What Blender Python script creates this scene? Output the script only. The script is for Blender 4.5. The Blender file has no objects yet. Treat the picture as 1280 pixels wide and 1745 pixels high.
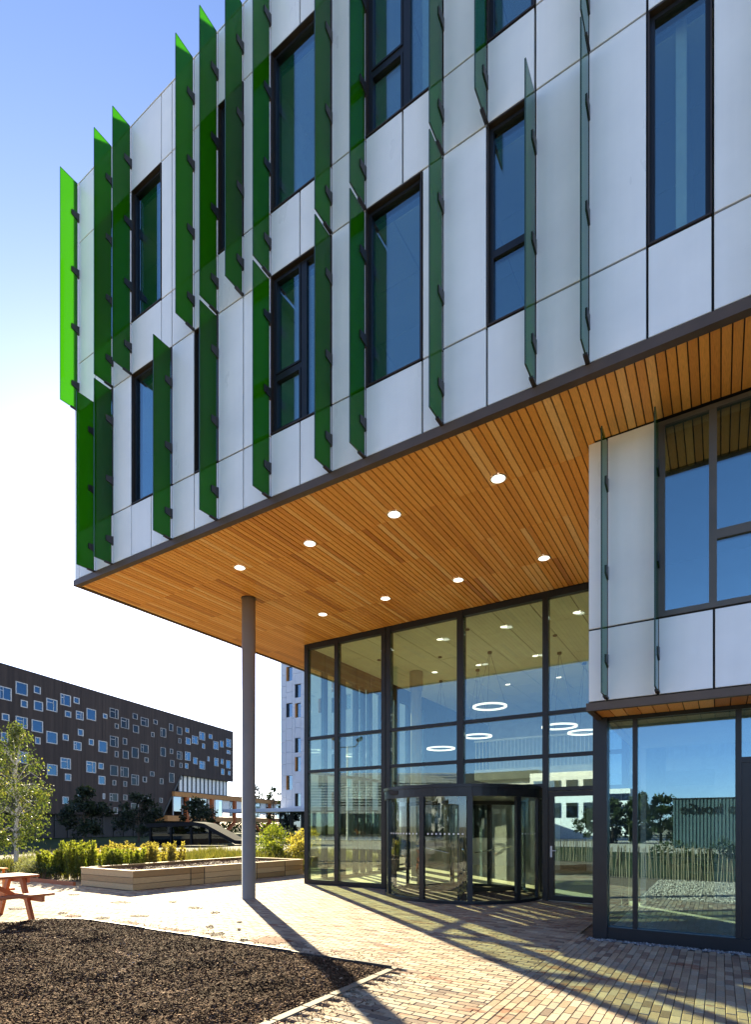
import bpy, bmesh, math, random
from mathutils import Vector, Matrix, noise
R = math.radians
scene = bpy.context.scene
COL = scene.collection
random.seed(7)

# ------------------------------------------------------------------ camera, sky, sun, exposure
cam_d = bpy.data.cameras.new('camera')
cam = bpy.data.objects.new('camera', cam_d)
COL.objects.link(cam)
cam.location = (0, 0, 1.6)
cam.rotation_euler = (R(90), 0, math.asin(.5293))
cam_d.sensor_fit = 'VERTICAL'
cam_d.sensor_height = 36
cam_d.sensor_width = 26.4
cam_d.lens = 19.43
cam_d.shift_y = .3063
cam_d.clip_start = .05
cam_d.clip_end = 2000
scene.camera = cam

SUN_EL = 22.0
SUN_AZ = math.atan2(.607, -.795)          # direction towards the sun, seen from above
world = bpy.data.worlds.new('World')
scene.world = world
world.use_nodes = True
wn = world.node_tree
sky = wn.nodes.new('ShaderNodeTexSky')
sky.sky_type = 'NISHITA'
sky.sun_disc = False
sky.sun_elevation = R(SUN_EL)
sky.sun_rotation = R(90) - SUN_AZ
sky.air_density = .65
sky.dust_density = .3
sky.ozone_density = 3.0
hs = wn.nodes.new('ShaderNodeHueSaturation')
hs.inputs['Saturation'].default_value = 1.04
tint = wn.nodes.new('ShaderNodeMixRGB')
tint.blend_type = 'MULTIPLY'
tint.inputs[0].default_value = 1
tint.inputs[2].default_value = (1.0, .945, .965, 1)
wn.links.new(sky.outputs[0], tint.inputs[1])
wn.links.new(tint.outputs[0], hs.inputs['Color'])
wn.links.new(hs.outputs[0], wn.nodes['Background'].inputs[0])
wn.nodes['Background'].inputs[1].default_value = .068

sun_d = bpy.data.lights.new('sun', 'SUN')
sun_d.energy = 4.7
sun_d.angle = R(.5)
sun_d.color = (1.0, .88, .60)
sun = bpy.data.objects.new('sun', sun_d)
COL.objects.link(sun)
sdir = Vector((math.cos(SUN_AZ) * math.cos(R(SUN_EL)), math.sin(SUN_AZ) * math.cos(R(SUN_EL)), math.sin(R(SUN_EL))))
sun.rotation_euler = sdir.to_track_quat('Z', 'Y').to_euler()
sun.location = (-30, 25, 30)

vs = scene.view_settings
vs.view_transform = 'Standard'
vs.look = 'None'
vs.gamma = 1
vs.use_curve_mapping = False
vs.exposure = 2.55
cy = scene.cycles
cy.max_bounces = 10
cy.diffuse_bounces = 5
cy.glossy_bounces = 5
cy.transmission_bounces = 6
cy.transparent_max_bounces = 40
cy.caustics_reflective = False
cy.caustics_refractive = False
cy.sample_clamp_indirect = 6
cy.use_denoising = True
cy.use_adaptive_sampling = True

# ------------------------------------------------------------------ materials
MATS = {}

class NT:
    def __init__(s, name):
        s.m = bpy.data.materials.new(name)
        s.m.use_nodes = True
        s.t = s.m.node_tree
        s.b = s.t.nodes.get('Principled BSDF')
        s.out = s.t.nodes.get('Material Output')
        MATS[name] = s.m
    def n(s, typ, **kw):
        nd = s.t.nodes.new(typ)
        for k, v in kw.items():
            if k.startswith('i_'):
                k2 = k[2:]
                nd.inputs[int(k2) if k2.isdigit() else k2.replace('_', ' ')].default_value = v
            else:
                setattr(nd, k, v)
        return nd
    def l(s, a, b):
        s.t.links.new(a, b)
    def set(s, **kw):
        for k, v in kw.items():
            s.b.inputs[k.replace('_', ' ')].default_value = v
    def pos(s, scale=(1, 1, 1)):
        g = s.n('ShaderNodeNewGeometry')
        mp = s.n('ShaderNodeMapping')
        mp.inputs['Scale'].default_value = scale
        s.l(g.outputs['Position'], mp.inputs['Vector'])
        return mp.outputs[0]
    def noise(s, vec, scale, detail=4, rough=.55):
        nd = s.n('ShaderNodeTexNoise')
        nd.inputs['Scale'].default_value = scale
        nd.inputs['Detail'].default_value = detail
        nd.inputs['Roughness'].default_value = rough
        s.l(vec, nd.inputs['Vector'])
        return nd.outputs['Fac']
    def ramp(s, fac, stops):
        nd = s.n('ShaderNodeValToRGB')
        e = nd.color_ramp.elements
        while len(e) < len(stops):
            e.new(.5)
        for k, (p, c) in enumerate(stops):
            e[k].position = p
            e[k].color = (*c, 1) if len(c) == 3 else c
        s.l(fac, nd.inputs[0])
        return nd.outputs[0]
    def mix(s, a, b, fac, mode='MIX'):
        nd = s.n('ShaderNodeMixRGB', blend_type=mode)
        for i, v in ((0, fac), (1, a), (2, b)):
            if isinstance(v, (int, float)):
                nd.inputs[i].default_value = v
            elif isinstance(v, tuple):
                nd.inputs[i].default_value = (*v, 1)
            else:
                s.l(v, nd.inputs[i])
        return nd.outputs[0]
    def math(s, op, a, b=0.0):
        nd = s.n('ShaderNodeMath', operation=op)
        for i, v in ((0, a), (1, b)):
            if isinstance(v, (int, float)):
                nd.inputs[i].default_value = v
            else:
                s.l(v, nd.inputs[i])
        return nd.outputs[0]
    def tone(s):
        return s.n('ShaderNodeAttribute', attribute_name='tone').outputs['Fac']
    def bump(s, h, strength=.3, dist=.01):
        b = s.n('ShaderNodeBump')
        b.inputs['Strength'].default_value = strength
        b.inputs['Distance'].default_value = dist
        s.l(h, b.inputs['Height'])
        s.l(b.outputs[0], s.b.inputs['Normal'])

def plain(name, col, rough=.5, metal=0, spec=.5, var=.12, nscale=3.0):
    k = NT(name)
    k.set(Roughness=rough, Metallic=metal)
    k.b.inputs['Specular IOR Level'].default_value = spec
    f = k.noise(k.pos(), nscale)
    lo = tuple(c * (1 - var) for c in col)
    hi = tuple(min(1, c * (1 + var)) for c in col)
    k.l(k.ramp(f, [(.3, lo), (.7, hi)]), k.b.inputs['Base Color'])
    return k

def glass(name, tint, base=.12, power=4.0, body=None, body_w=0.0, refl=(.80, .92, 1)):
    k = NT(name)
    k.t.nodes.remove(k.b)
    tr = k.n('ShaderNodeBsdfTransparent'); tr.inputs[0].default_value = (*tint, 1)
    gl = k.n('ShaderNodeBsdfGlossy'); gl.inputs['Roughness'].default_value = 0.0
    gl.inputs[0].default_value = (*refl, 1)
    lw = k.n('ShaderNodeLayerWeight'); lw.inputs['Blend'].default_value = .5
    p = k.math('POWER', lw.outputs['Facing'], power)
    f = k.math('ADD', k.math('MULTIPLY', p, 1 - base), base)
    first = tr.outputs[0]
    if body:
        df = k.n('ShaderNodeBsdfTranslucent'); df.inputs[0].default_value = (*body, 1)
        mb = k.n('ShaderNodeMixShader'); mb.inputs[0].default_value = body_w
        k.l(first, mb.inputs[1]); k.l(df.outputs[0], mb.inputs[2]); first = mb.outputs[0]
    mx = k.n('ShaderNodeMixShader')
    k.l(f, mx.inputs[0]); k.l(first, mx.inputs[1]); k.l(gl.outputs[0], mx.inputs[2])
    k.l(mx.outputs[0], k.out.inputs[0])
    return k

def emit(name, col, strength):
    k = NT(name)
    k.set(Emission_Color=(*col, 1), Emission_Strength=strength, Base_Color=(.8, .8, .8, 1))
    return k

# white coated facade panel: a faint sheet-to-sheet difference and slight soiling
k = plain('panel_white', (.86, .87, .87), .36, 0, .6, .03, .6)
k2 = k.noise(k.pos((1.2, 1.2, .5)), 1.6, 5)
base = k.b.inputs['Base Color'].links[0].from_socket
t = k.tone()
k.l(k.mix(base, k.ramp(t, [(0, (.93, .935, .94)), (1, (1, 1, 1))]), 1.0, 'MULTIPLY'), k.b.inputs['Base Color'])
k.l(k.ramp(k2, [(.3, (.26, .26, .26)), (.75, (.44, .44, .44))]), k.b.inputs['Roughness'])
streak = k.noise(k.pos((9, 9, .35)), 1.0, 5, .6)
soil_ = k.noise(k.pos((.9, .9, .9)), 1.1, 4, .6)
c0 = k.b.inputs['Base Color'].links[0].from_socket
c1 = k.mix(c0, k.ramp(streak, [(.35, (.975, .977, .975)), (.62, (1, 1, 1))]), 1.0, 'MULTIPLY')
k.l(k.mix(c1, k.ramp(soil_, [(.3, (.90, .91, .92)), (.65, (1, 1, 1))]), 1.0, 'MULTIPLY'), k.b.inputs['Base Color'])
k.bump(k.noise(k.pos((1, 1, .5)), 1.3, 2, .4), .25, .02)
plain('backing_black', (.02, .02, .022), .8)
plain('frame_dark', (.013, .015, .019), .38, 0, .35, .15)
plain('frame_bronze', (.040, .028, .020), .42, .1, .4, .15)
plain('frame_grey', (.090, .078, .062), .42, .2, .4, .12)
plain('trim_bronze', (.095, .064, .046), .45, .2, .4)
plain('column_paint', (.245, .235, .205), .4, .05, .5, .08, 1.2)
plain('bracket_dark', (.035, .032, .032), .45, .2)
plain('wall_interior', (.72, .72, .68), .7)
plain('ceiling_white', (.84, .86, .72), .8, 0, .3, .04)
plain('slab_grey', (.5, .5, .48), .8)
plain('steel_bright', (.62, .62, .62), .25, .9)
plain('white_metal', (.75, .76, .78), .4)
glass('glass_clear', (.62, .73, .75), .20, 3.6, refl=(.62, .88, 1))
glass('glass_lobby', (.93, .975, .87), .13, 3.6, refl=(.78, .95, 1))
glass('glass_window', (.80, .92, .88), .23, 3.4, refl=(.68, .92, 1))
glass('glass_drum', (.93, .95, .92), .05, 4.0)
glass('glass_far', (.25, .33, .4), .30, 2.5)
glass('glass_sky_tint', (.3, .4, .5), .12, 3.2, refl=(.42, .74, 1))
glass('glass_dark', (.12, .16, .19), .04, 6.0)
glass('glass_fin', (.075, .31, .04), .025, 6.5, (.24, .50, .045), .30)
plain('fin_edge', (.02, .05, .03), .3)
emit('lamp_disc', (1, .88, .72), .5)
emit('lamp_inside', (1, .94, .80), .5)
emit('lamp_ring', (1, .97, .94), .28)

def wood(name, stops, stretch, rough=.5, gscale=9, bumpy=.15):
    k = NT(name)
    k.b.inputs['Specular IOR Level'].default_value = .35
    t = k.tone()
    v = k.pos(stretch)
    mp = k.n('ShaderNodeVectorMath', operation='ADD')
    cx = k.n('ShaderNodeCombineXYZ')
    tt = k.math('MULTIPLY', t, 37.0)
    k.l(tt, cx.inputs[0]); k.l(tt, cx.inputs[1]); k.l(tt, cx.inputs[2])
    k.l(v, mp.inputs[0]); k.l(cx.outputs[0], mp.inputs[1])
    g = k.noise(mp.outputs[0], gscale, 6, .6)
    basec = k.ramp(t, stops)
    k.l(k.mix(basec, k.ramp(g, [(.28, (.78, .70, .62)), (.5, (1.05, 1.05, 1.05)), (.72, (1.25, 1.2, 1.08))]), 1.0, 'MULTIPLY'), k.b.inputs['Base Color'])
    k.set(Roughness=rough)
    k.bump(g, bumpy, .004)
    return k
wood('wood_soffit', [(0, (.52, .20, .036)), (.25, (.70, .31, .06)), (.6, (.81, .39, .08)), (.85, (.86, .47, .13)), (1, (.88, .54, .20))], (30, 1.2, 30), .42)
wood('wood_planter', [(0, (.30, .19, .085)), (.5, (.44, .30, .145)), (1, (.56, .41, .22))], (1.5, 1.5, 22), .75)
wood('wood_table', [(0, (.30, .085, .03)), (1, (.40, .13, .05))], (18, 1.5, 18), .4)
wood('wood_pale', [(0, (.12, .10, .07)), (1, (.27, .23, .16))], (20, 20, 2), .8)

# clay pavers
k = NT('paver')
t = k.tone()
c = k.ramp(t, [(0, (.22, .165, .13)), (.12, (.31, .225, .165)), (.3, (.41, .315, .225)), (.5, (.46, .36, .25)), (.68, (.38, .33, .26)), (.85, (.55, .46, .335)), (1, (.35, .26, .18))])
p = k.pos()
f1 = k.noise(p, 55, 4, .7)
c = k.mix(c, k.ramp(f1, [(.3, (.70, .70, .69)), (.7, (1.04, 1.04, 1.01))]), 1.0, 'MULTIPLY')
st = k.noise(k.pos((.75, 1.6, 1)), 1.35, 6, .62)
c = k.mix(c, (.26, .105, .06), k.math('MULTIPLY', k.ramp(st, [(.61, (0, 0, 0)), (.63, (1, 1, 1))]), .65))
f3 = k.noise(p, .35, 3)
c = k.mix(c, k.ramp(f3, [(.3, (.84, .84, .86)), (.7, (1.08, 1.05, 1.02))]), 1.0, 'MULTIPLY')
k.l(c, k.b.inputs['Base Color'])
k.set(Roughness=.8)
k.b.inputs['Specular IOR Level'].default_value = .08
k.bump(k.noise(p, 120, 4, .7), .35, .004)
plain('joint_sand', (.19, .145, .10), .95, 0, .2, .3, 9)
plain('kerb_concrete', (.19, .148, .10), .8, 0, .4, .12, 8)
plain('steel_edge', (.06, .05, .045), .6, .3)

def tonemat(name, stops, rough=.8, spec=.3, trans=0.0):
    k = NT(name)
    c = k.ramp(k.tone(), stops)
    k.l(c, k.b.inputs['Base Color'])
    k.set(Roughness=rough)
    k.b.inputs['Specular IOR Level'].default_value = spec
    if trans:
        tl = k.n('ShaderNodeBsdfTranslucent')
        k.l(k.mix(c, (1.1, 1.12, .42), 1.0, 'MULTIPLY'), tl.inputs[0])
        mx = k.n('ShaderNodeMixShader'); mx.inputs[0].default_value = trans
        k.l(k.b.outputs[0], mx.inputs[1]); k.l(tl.outputs[0], mx.inputs[2]); k.l(mx.outputs[0], k.out.inputs[0])
    return k
tonemat('mulch', [(0, (.030, .015, .008)), (.35, (.090, .049, .028)), (.7, (.185, .107, .062)), (.92, (.34, .22, .14)), (1, (.58, .44, .30))], .9, .06)
tonemat('soil_chips', [(0, (.06, .028, .018)), (.6, (.13, .06, .038)), (1, (.24, .12, .08))], .85)
tonemat('gravel', [(0, (.20, .17, .14)), (.5, (.36, .32, .27)), (1, (.55, .51, .45))], .85, .15)
tonemat('pebble', [(0, (.10, .10, .11)), (1, (.34, .34, .34))], .7)
tonemat('leaf_birch', [(0, (.035, .055, .012)), (.5, (.085, .11, .026)), (.85, (.16, .165, .05)), (1, (.30, .26, .11))], .5, .5, .45)
tonemat('leaf_green', [(0, (.04, .065, .012)), (.5, (.125, .155, .026)), (1, (.26, .26, .05))], .55, .4, .5)
tonemat('leaf_grass', [(0, (.05, .055, .015)), (.5, (.11, .11, .03)), (1, (.24, .20, .07))], .7, .2, .35)
tonemat('dirt', [(0, (.055, .038, .028)), (1, (.17, .075, .045))], .9, .1)
tonemat('leaf_yellow', [(0, (.12, .12, .03)), (.5, (.25, .21, .06)), (1, (.42, .34, .13))], .6, .4, .5)
tonemat('leaf_pale', [(0, (.13, .15, .08)), (1, (.32, .32, .2))], .7, .3, .3)
tonemat('leaf_dark', [(0, (.008, .014, .007)), (1, (.022, .036, .014))], .6, .3, .15)
tonemat('leaf_mid', [(0, (.014, .028, .009)), (1, (.045, .066, .02))], .6, .3, .3)
k = NT('birch_bark')
f = k.noise(k.pos((6, 6, 22)), 1.0, 5, .7)
k.l(k.ramp(f, [(.36, (.03, .028, .026)), (.46, (.42, .40, .36)), (.8, (.58, .56, .51))]), k.b.inputs['Base Color'])
k.set(Roughness=.8)
plain('bark_brown', (.07, .05, .035), .9)
plain('ground_earth', (.27, .24, .17), .95, 0, .2, .3, .8)
plain('bounce_ground', (.45, .40, .33), .9, 0, .2, .15, .8)  # pale colour for the added light-bouncing ground sheet
plain('soil', (.06, .04, .028), .95, 0, .2, .3, 5)

# far buildings
k = NT('cladding_dark')
wv = k.n('ShaderNodeTexNoise'); wv.inputs['Scale'].default_value = 1.0
k.l(k.pos((2.2, 2.2, .05)), wv.inputs['Vector'])
k.l(k.ramp(wv.outputs['Fac'], [(.3, (.034, .026, .025)), (.7, (.056, .042, .038))]), k.b.inputs['Base Color'])
k.set(Roughness=.7)
k.b.inputs['Specular IOR Level'].default_value = .2
plain('window_white', (.42, .43, .44), .5)
plain('window_grey', (.30, .29, .29), .5)
plain('blind_white', (.80, .80, .78), .7)
plain('tower_panel', (.56, .58, .63), .5, 0, .4, .05, .4)
plain('beam_timber', (.44, .21, .075), .7, 0, .2)
plain('beam_orange', (.36, .10, .03), .6, 0, .2)
plain('shed_green', (.055, .09, .10), .5, 0, .5, .12, .5)
plain('sign_dark', (.004, .005, .006), .7, 0, .1)
plain('ramp_grey', (.018, .019, .022), .95, 0, .02)
plain('lawn', (.035, .05, .018), .95, 0, .1, .4, .7)
plain('render_white', (.72, .73, .74), .7)
plain('orange_plastic', (.62, .20, .02), .4)
plain('door_interior', (.08, .06, .05), .5)
plain('floor_lobby', (.66, .65, .54), .32, 0, .5, .06, 1.0)
plain('mat_dark', (.10, .055, .04), .9)
plain('grey_plinth', (.20, .18, .165), .7)

# ------------------------------------------------------------------ mesh helpers
class MB:
    def __init__(s, xf=None):
        s.v, s.f, s.t, s.xf, s.smooth = [], [], [], xf, False
    def add(s, vs_, fs_, tone=.5):
        o = len(s.v)
        s.v.extend(vs_)
        s.f.extend([tuple(i + o for i in f) for f in fs_])
        s.t.extend([tone] * len(fs_))
        return s
    def box(s, x0, x1, y0, y1, z0, z1, tone=.5):
        if x1 < x0: x0, x1 = x1, x0
        if y1 < y0: y0, y1 = y1, y0
        if z1 < z0: z0, z1 = z1, z0
        return s.add([(x0, y0, z0), (x1, y0, z0), (x1, y1, z0), (x0, y1, z0), (x0, y0, z1), (x1, y0, z1), (x1, y1, z1), (x0, y1, z1)],
                     [(0, 3, 2, 1), (4, 5, 6, 7), (0, 1, 5, 4), (1, 2, 6, 5), (2, 3, 7, 6), (3, 0, 4, 7)], tone)
    def cham(s, x0, x1, y0, y1, z0, z1, b, tone=.5, dz=0.0):
        """a box without underside whose top edges are chamfered"""
        return s.add([(x0, y0, z0), (x1, y0, z0), (x1, y1, z0), (x0, y1, z0), (x0, y0, z1 - b), (x1, y0, z1 - b), (x1, y1, z1 - b), (x0, y1, z1 - b),
                      (x0 + b, y0 + b, z1 + dz), (x1 - b, y0 + b, z1), (x1 - b, y1 - b, z1 - dz), (x0 + b, y1 - b, z1)],
                     [(0, 1, 5, 4), (1, 2, 6, 5), (2, 3, 7, 6), (3, 0, 4, 7), (4, 5, 9, 8), (5, 6, 10, 9), (6, 7, 11, 10), (7, 4, 8, 11), (8, 9, 10, 11)], tone)
    def tube(s, pts, rad, n=8, tone=.5, cap=True):
        pts = [Vector(p) for p in pts]
        if not isinstance(rad, (list, tuple)): rad = [rad] * len(pts)
        rings = []
        for i, p in enumerate(pts):
            d = (pts[min(i + 1, len(pts) - 1)] - pts[max(i - 1, 0)]).normalized()
            a = d.orthogonal().normalized() if abs(d.z) < .99 else Vector((1, 0, 0))
            if abs(d.z) < .99:
                a = d.cross(Vector((0, 0, 1))).normalized()
            b = d.cross(a).normalized()
            rings.append([tuple(p + (a * math.cos(2 * math.pi * j / n) + b * math.sin(2 * math.pi * j / n)) * rad[i]) for j in range(n)])
        vs_ = [q for r in rings for q in r]
        fs_ = []
        for i in range(len(pts) - 1):
            for j in range(n):
                fs_.append((i * n + j, i * n + (j + 1) % n, (i + 1) * n + (j + 1) % n, (i + 1) * n + j))
        if cap:
            fs_.append(tuple(range(n)))
            fs_.append(tuple((len(pts) - 1) * n + j for j in range(n)))
        return s.add(vs_, fs_, tone)
    def bar(s, a, b, w, h, tone=.5):
        """a square timber from a to b, w wide and h deep"""
        a, b = Vector(a), Vector(b)
        d = (b - a).normalized()
        u = d.cross(Vector((0, 0, 1)))
        u = u.normalized() if u.length > .01 else Vector((1, 0, 0))
        n = u.cross(d).normalized()
        vs_ = []
        for p in (a, b):
            for su, sn in ((-1, -1), (1, -1), (1, 1), (-1, 1)):
                vs_.append(tuple(p + u * su * w / 2 + n * sn * h / 2))
        return s.add(vs_, [(0, 1, 2, 3), (7, 6, 5, 4), (0, 4, 5, 1), (1, 5, 6, 2), (2, 6, 7, 3), (3, 7, 4, 0)], tone)
    def prism(s, poly, lo, hi, axis='z', tone=.5):
        n = len(poly)
        if axis == 'z': mk = lambda p, h: (p[0], p[1], h)
        elif axis == 'y': mk = lambda p, h: (p[0], h, p[1])
        else: mk = lambda p, h: (h, p[0], p[1])
        return s.add([mk(p, lo) for p in poly] + [mk(p, hi) for p in poly],
                     [tuple(range(n - 1, -1, -1)), tuple(range(n, 2 * n))] + [(i, (i + 1) % n, n + (i + 1) % n, n + i) for i in range(n)], tone)
    def mesh(s, name, mat):
        me = bpy.data.meshes.new(name)
        vv = s.v if s.xf is None else [tuple(s.xf @ Vector(p)) for p in s.v]
        me.from_pydata(vv, [], s.f)
        at = me.attributes.new('tone', 'FLOAT', 'FACE')
        at.data.foreach_set('value', s.t)
        me.materials.append(MATS[mat])
        if s.smooth:
            me.polygons.foreach_set('use_smooth', [True] * len(me.polygons))
        me.update()
        return me

def fix_normals(me):
    b = bmesh.new(); b.from_mesh(me); bmesh.ops.recalc_face_normals(b, faces=b.faces[:]); b.to_mesh(me); b.free()

WLOC = {}
def put(name, me, parent=None, loc=(0, 0, 0)):
    o = bpy.data.objects.new(name, me)
    COL.objects.link(o)
    o.location = loc
    if parent is not None:
        o.parent = parent
        pl = WLOC[parent.name]
        o.matrix_parent_inverse = Matrix.Translation(-pl)
    WLOC[o.name] = Vector(loc)
    return o
def part(name, mb, mat, parent=None, kind=None, label=None, fix=False):
    me = mb.mesh(name, mat)
    if fix: fix_normals(me)
    o = put(name, me, parent)
    if kind: o['kind'] = kind
    if label: o['label'] = label
    return o
def thing(name, label, cat, loc=(0, 0, 0), group=None):
    o = put(name, None, None, loc)
    o.empty_display_size = .2
    return tag(o, label, cat, group)
def tag(o, label, cat, group=None):
    o['label'] = label; o['category'] = cat
    if group: o['group'] = group
    return o
def box(name, ext, mat, parent=None, tone=.5):
    return part(name, MB().box(*ext, tone=tone), mat, parent)
# ------------------------------------------------------------------ ground
ME = MB().add([(-900, -600, -.09), (900, -600, -.09), (900, 1200, -.09), (-900, 1200, -.09)], [(0, 1, 2, 3)])
part('ground', ME, 'ground_earth')['kind'] = 'structure'

def view(x, y, z=0.0):
    d = -.5293 * x + .8485 * y
    r = .8485 * x + .5293 * y
    if d < .6: return None
    return 640 + 942 * r / d, 1407 - 942 * (z - 1.6) / d, d

# ------------------------------------------------------------------ the office building
V0 = 6.44                       # plane of the upper facade
Z_SOF = 6.60
UL, UR = -11.40, 6.3            # ends of the upper block
Z_ROOF = 14.87
def U(i): return -.059 + .589 * (i - 19)

bld = thing('office_building', 'office block with white panels, green glass fins and a timber soffit over its glazed entrance', 'building', (-4, 12, 0))

# upper facade: bands of panels
Z1, Z2, Z3, Z4, Z5 = 7.68, 10.15, 11.14, 13.63, 14.86
ZB = 6.71
low_win = [(1, 2, 0), (3, 5, 0), (6, 7, 0), (9, 11, 2), (12, 13.5, 0), (15, 16, 1), (18, 19, 0), (21, 22, 1), (24, 26, 2), (27, 28, 0)]
up_win = [(1, 2, 0), (3, 4.5, 0), (7, 8, 0), (9, 11, 0), (12, 14, 2), (15, 16, 0), (18, 20, 2), (22, 23, 0), (25, 26.5, 0)]
IMAX = 29
def split(lo, hi, cuts):
    c = sorted(set([lo, hi] + [q for q in cuts if lo < q < hi]))
    return list(zip(c[:-1], c[1:]))
allc = list(range(0, IMAX + 1))
panels = []
for a, b in split(0, IMAX, [i for i in allc if i != 13] + [13.5]): panels.append((a, b, ZB, Z1))
for a, b in split(0, IMAX, [i for i in allc if i not in (4,)] + [4.5]): panels.append((a, b, Z2, Z3))
for a, b in split(0, IMAX, [i for i in allc if i not in (4, 13)] + [4.5]): panels.append((a, b, Z4, Z5))
def band(wins, z0, z1):
    cuts = []
    for w in wins: cuts += [w[0], w[1]]
    for a, b in split(0, IMAX, allc + cuts):
        if any(w[0] <= a and b <= w[1] for w in wins): continue
        panels.append((a, b, z0, z1))
band(low_win, Z1, Z2)
band(up_win, Z3, Z4)
G = .012
wall = MB()
for a, b, z0, z1 in panels:
    x0, x1 = U(a), U(b)
    wall.box(x0, x1, V0 + .06, V0 + .24, z0, z1)
    m = MB()
    X0, X1, Y0, Y1 = x0 + G, x1 - G, z0 + G, z1 - G
    e = .004
    m.add([(X0, V0 + .03, Y0), (X1, V0 + .03, Y0), (X1, V0 + .03, Y1), (X0, V0 + .03, Y1),
           (X0, V0 + e, Y0), (X1, V0 + e, Y0), (X1, V0 + e, Y1), (X0, V0 + e, Y1),
           (X0 + e, V0, Y0 + e), (X1 - e, V0, Y0 + e), (X1 - e, V0, Y1 - e), (X0 + e, V0, Y1 - e)],
          [(3, 2, 1, 0), (0, 1, 5, 4), (1, 2, 6, 5), (2, 3, 7, 6), (3, 0, 4, 7), (4, 5, 9, 8), (5, 6, 10, 9), (6, 7, 11, 10), (7, 4, 8, 11), (8, 9, 10, 11)],
          random.random())
    o = part('wall_panel', m, 'panel_white', bld)
wo = part('wall_backing', wall, 'backing_black', bld)
box('corner_trim', (UL, U(0) - .006, V0 + .004, V0 + .24, ZB, Z5), 'panel_white', bld, .8)
box('roof_coping', (UL - .01, UR, V0 - .006, V0 + .35, Z5 + .004, Z5 + .02), 'panel_white', bld)

def window(x0, x1, z0, z1, v, mode, parent, depth=.085, glassm='glass_window'):
    """reveal lining, frame and panes of one window; v is the facade plane, panes lie depth behind it"""
    t = .022
    m = MB()
    m.box(x0 + .006, x1 - .006, v - .006, v + .24, z1 - t, z1 - .004)
    m.box(x0 + .006, x1 - .006, v - .012, v + .24, z0 + .004, z0 + t)
    m.box(x0 + .006, x0 + t, v - .003, v + .238, z0 + t, z1 - t)
    m.box(x1 - t, x1 - .006, v - .003, v + .238, z0 + t, z1 - t)
    w = part('window', m, 'frame_bronze', parent)
    fr = MB()
    fw = .043
    a0, a1, b0, b1 = x0 + t, x1 - t, z0 + t, z1 - t
    y0, y1 = v + depth - .03, v + depth + .05
    fr.box(a0, a0 + fw, y0, y1, b0, b1); fr.box(a1 - fw, a1, y0, y1, b0, b1)
    fr.box(a0 + fw, a1 - fw, y0 + .001, y1, b0, b0 + fw); fr.box(a0 + fw, a1 - fw, y0 + .001, y1, b1 - fw, b1)
    panes = []
    ia0, ia1, ib0, ib1 = a0 + fw, a1 - fw, b0 + fw, b1 - fw
    tz = z0 + .90
    if mode == 0: panes.append((ia0, ia1, ib0, ib1))
    elif mode == 1:
        fr.box(ia0, ia1, y0 + .002, y1, tz - .045, tz + .045)
        panes += [(ia0, ia1, ib0, tz - .045), (ia0, ia1, tz + .045, ib1)]
    else:
        mx = (x0 + x1) / 2 + .03
        fr.box(mx - .055, mx + .055, y0 + .002, y1, ib0, ib1)
        fr.box(ia0, mx - .055, y0 + .003, y1, tz - .045, tz + .045)
        if mode == 2:
            panes += [(ia0, mx - .055, ib0, tz - .045), (ia0, mx - .055, tz + .045, ib1), (mx + .055, ia1, ib0, ib1)]
        else:
            panes = []
    part('window_frame', fr, 'frame_dark', w)
    if mode == 2:
        # the opening sashes carry a second, slimmer frame
        s = MB()
        for (p0, p1, q0, q1) in panes[:2]:
            for e in ((p0, p0 + .028, q0, q1), (p1 - .028, p1, q0, q1), (p0 + .028, p1 - .028, q0, q0 + .028), (p0 + .028, p1 - .028, q1 - .028, q1)):
                s.box(e[0], e[1], y0 - .012, y1 - .02, e[2], e[3])
        part('sash', s, 'frame_dark', w)
    for (p0, p1, q0, q1) in panes:
        part('glass_pane', MB().box(p0, p1, v + depth, v + depth + .024, q0, q1), glassm, w)
    return w
for a, b, mode in low_win: window(U(a), U(b), Z1, Z2, V0, mode, bld)
for a, b, mode in up_win: window(U(a), U(b), Z3, Z4, V0, mode, bld)

# green glass fins with their brackets
def fin(i, z0, z1, brackets, v=V0, lo=True):
    x = U(i)
    f = part('glass_fin', MB().box(x - .009, x + .009, v - .385, v - .035, z0, z1), 'glass_fin', bld)
    f.data.materials.append(MATS['fin_edge'])
    for p in f.data.polygons:
        if abs(p.normal.x) < .5: p.material_index = 1
    for z in brackets:
        m = MB()
        m.prism([(v + .004, z - .085), (v - .03, z - .075), (v - .155, z - .05), (v - .155, z + .05), (v - .03, z + .075), (v + .004, z + .085)], x - .021, x + .021, 'x')
        part('bracket', m, 'bracket_dark', f)
    e = MB()
    e.box(x - .024, x + .024, v - .17, v - .005, z0 - .012, z0 + .012)
    part('fin_shoe', e, 'bracket_dark', f)
for i in (1, 2, 5, 7, 9, 11, 12, 14, 16, 17, 20, 23, 26): fin(i, 6.70, 10.08, (7.16, 8.32, 9.48))
for i in (0, 2, 3, 6, 7, 8, 9, 11, 12, 14, 15, 17, 21, 24, 27): fin(i, 10.16, 14.83, (10.65, 11.81, 12.98, 14.14))

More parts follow.
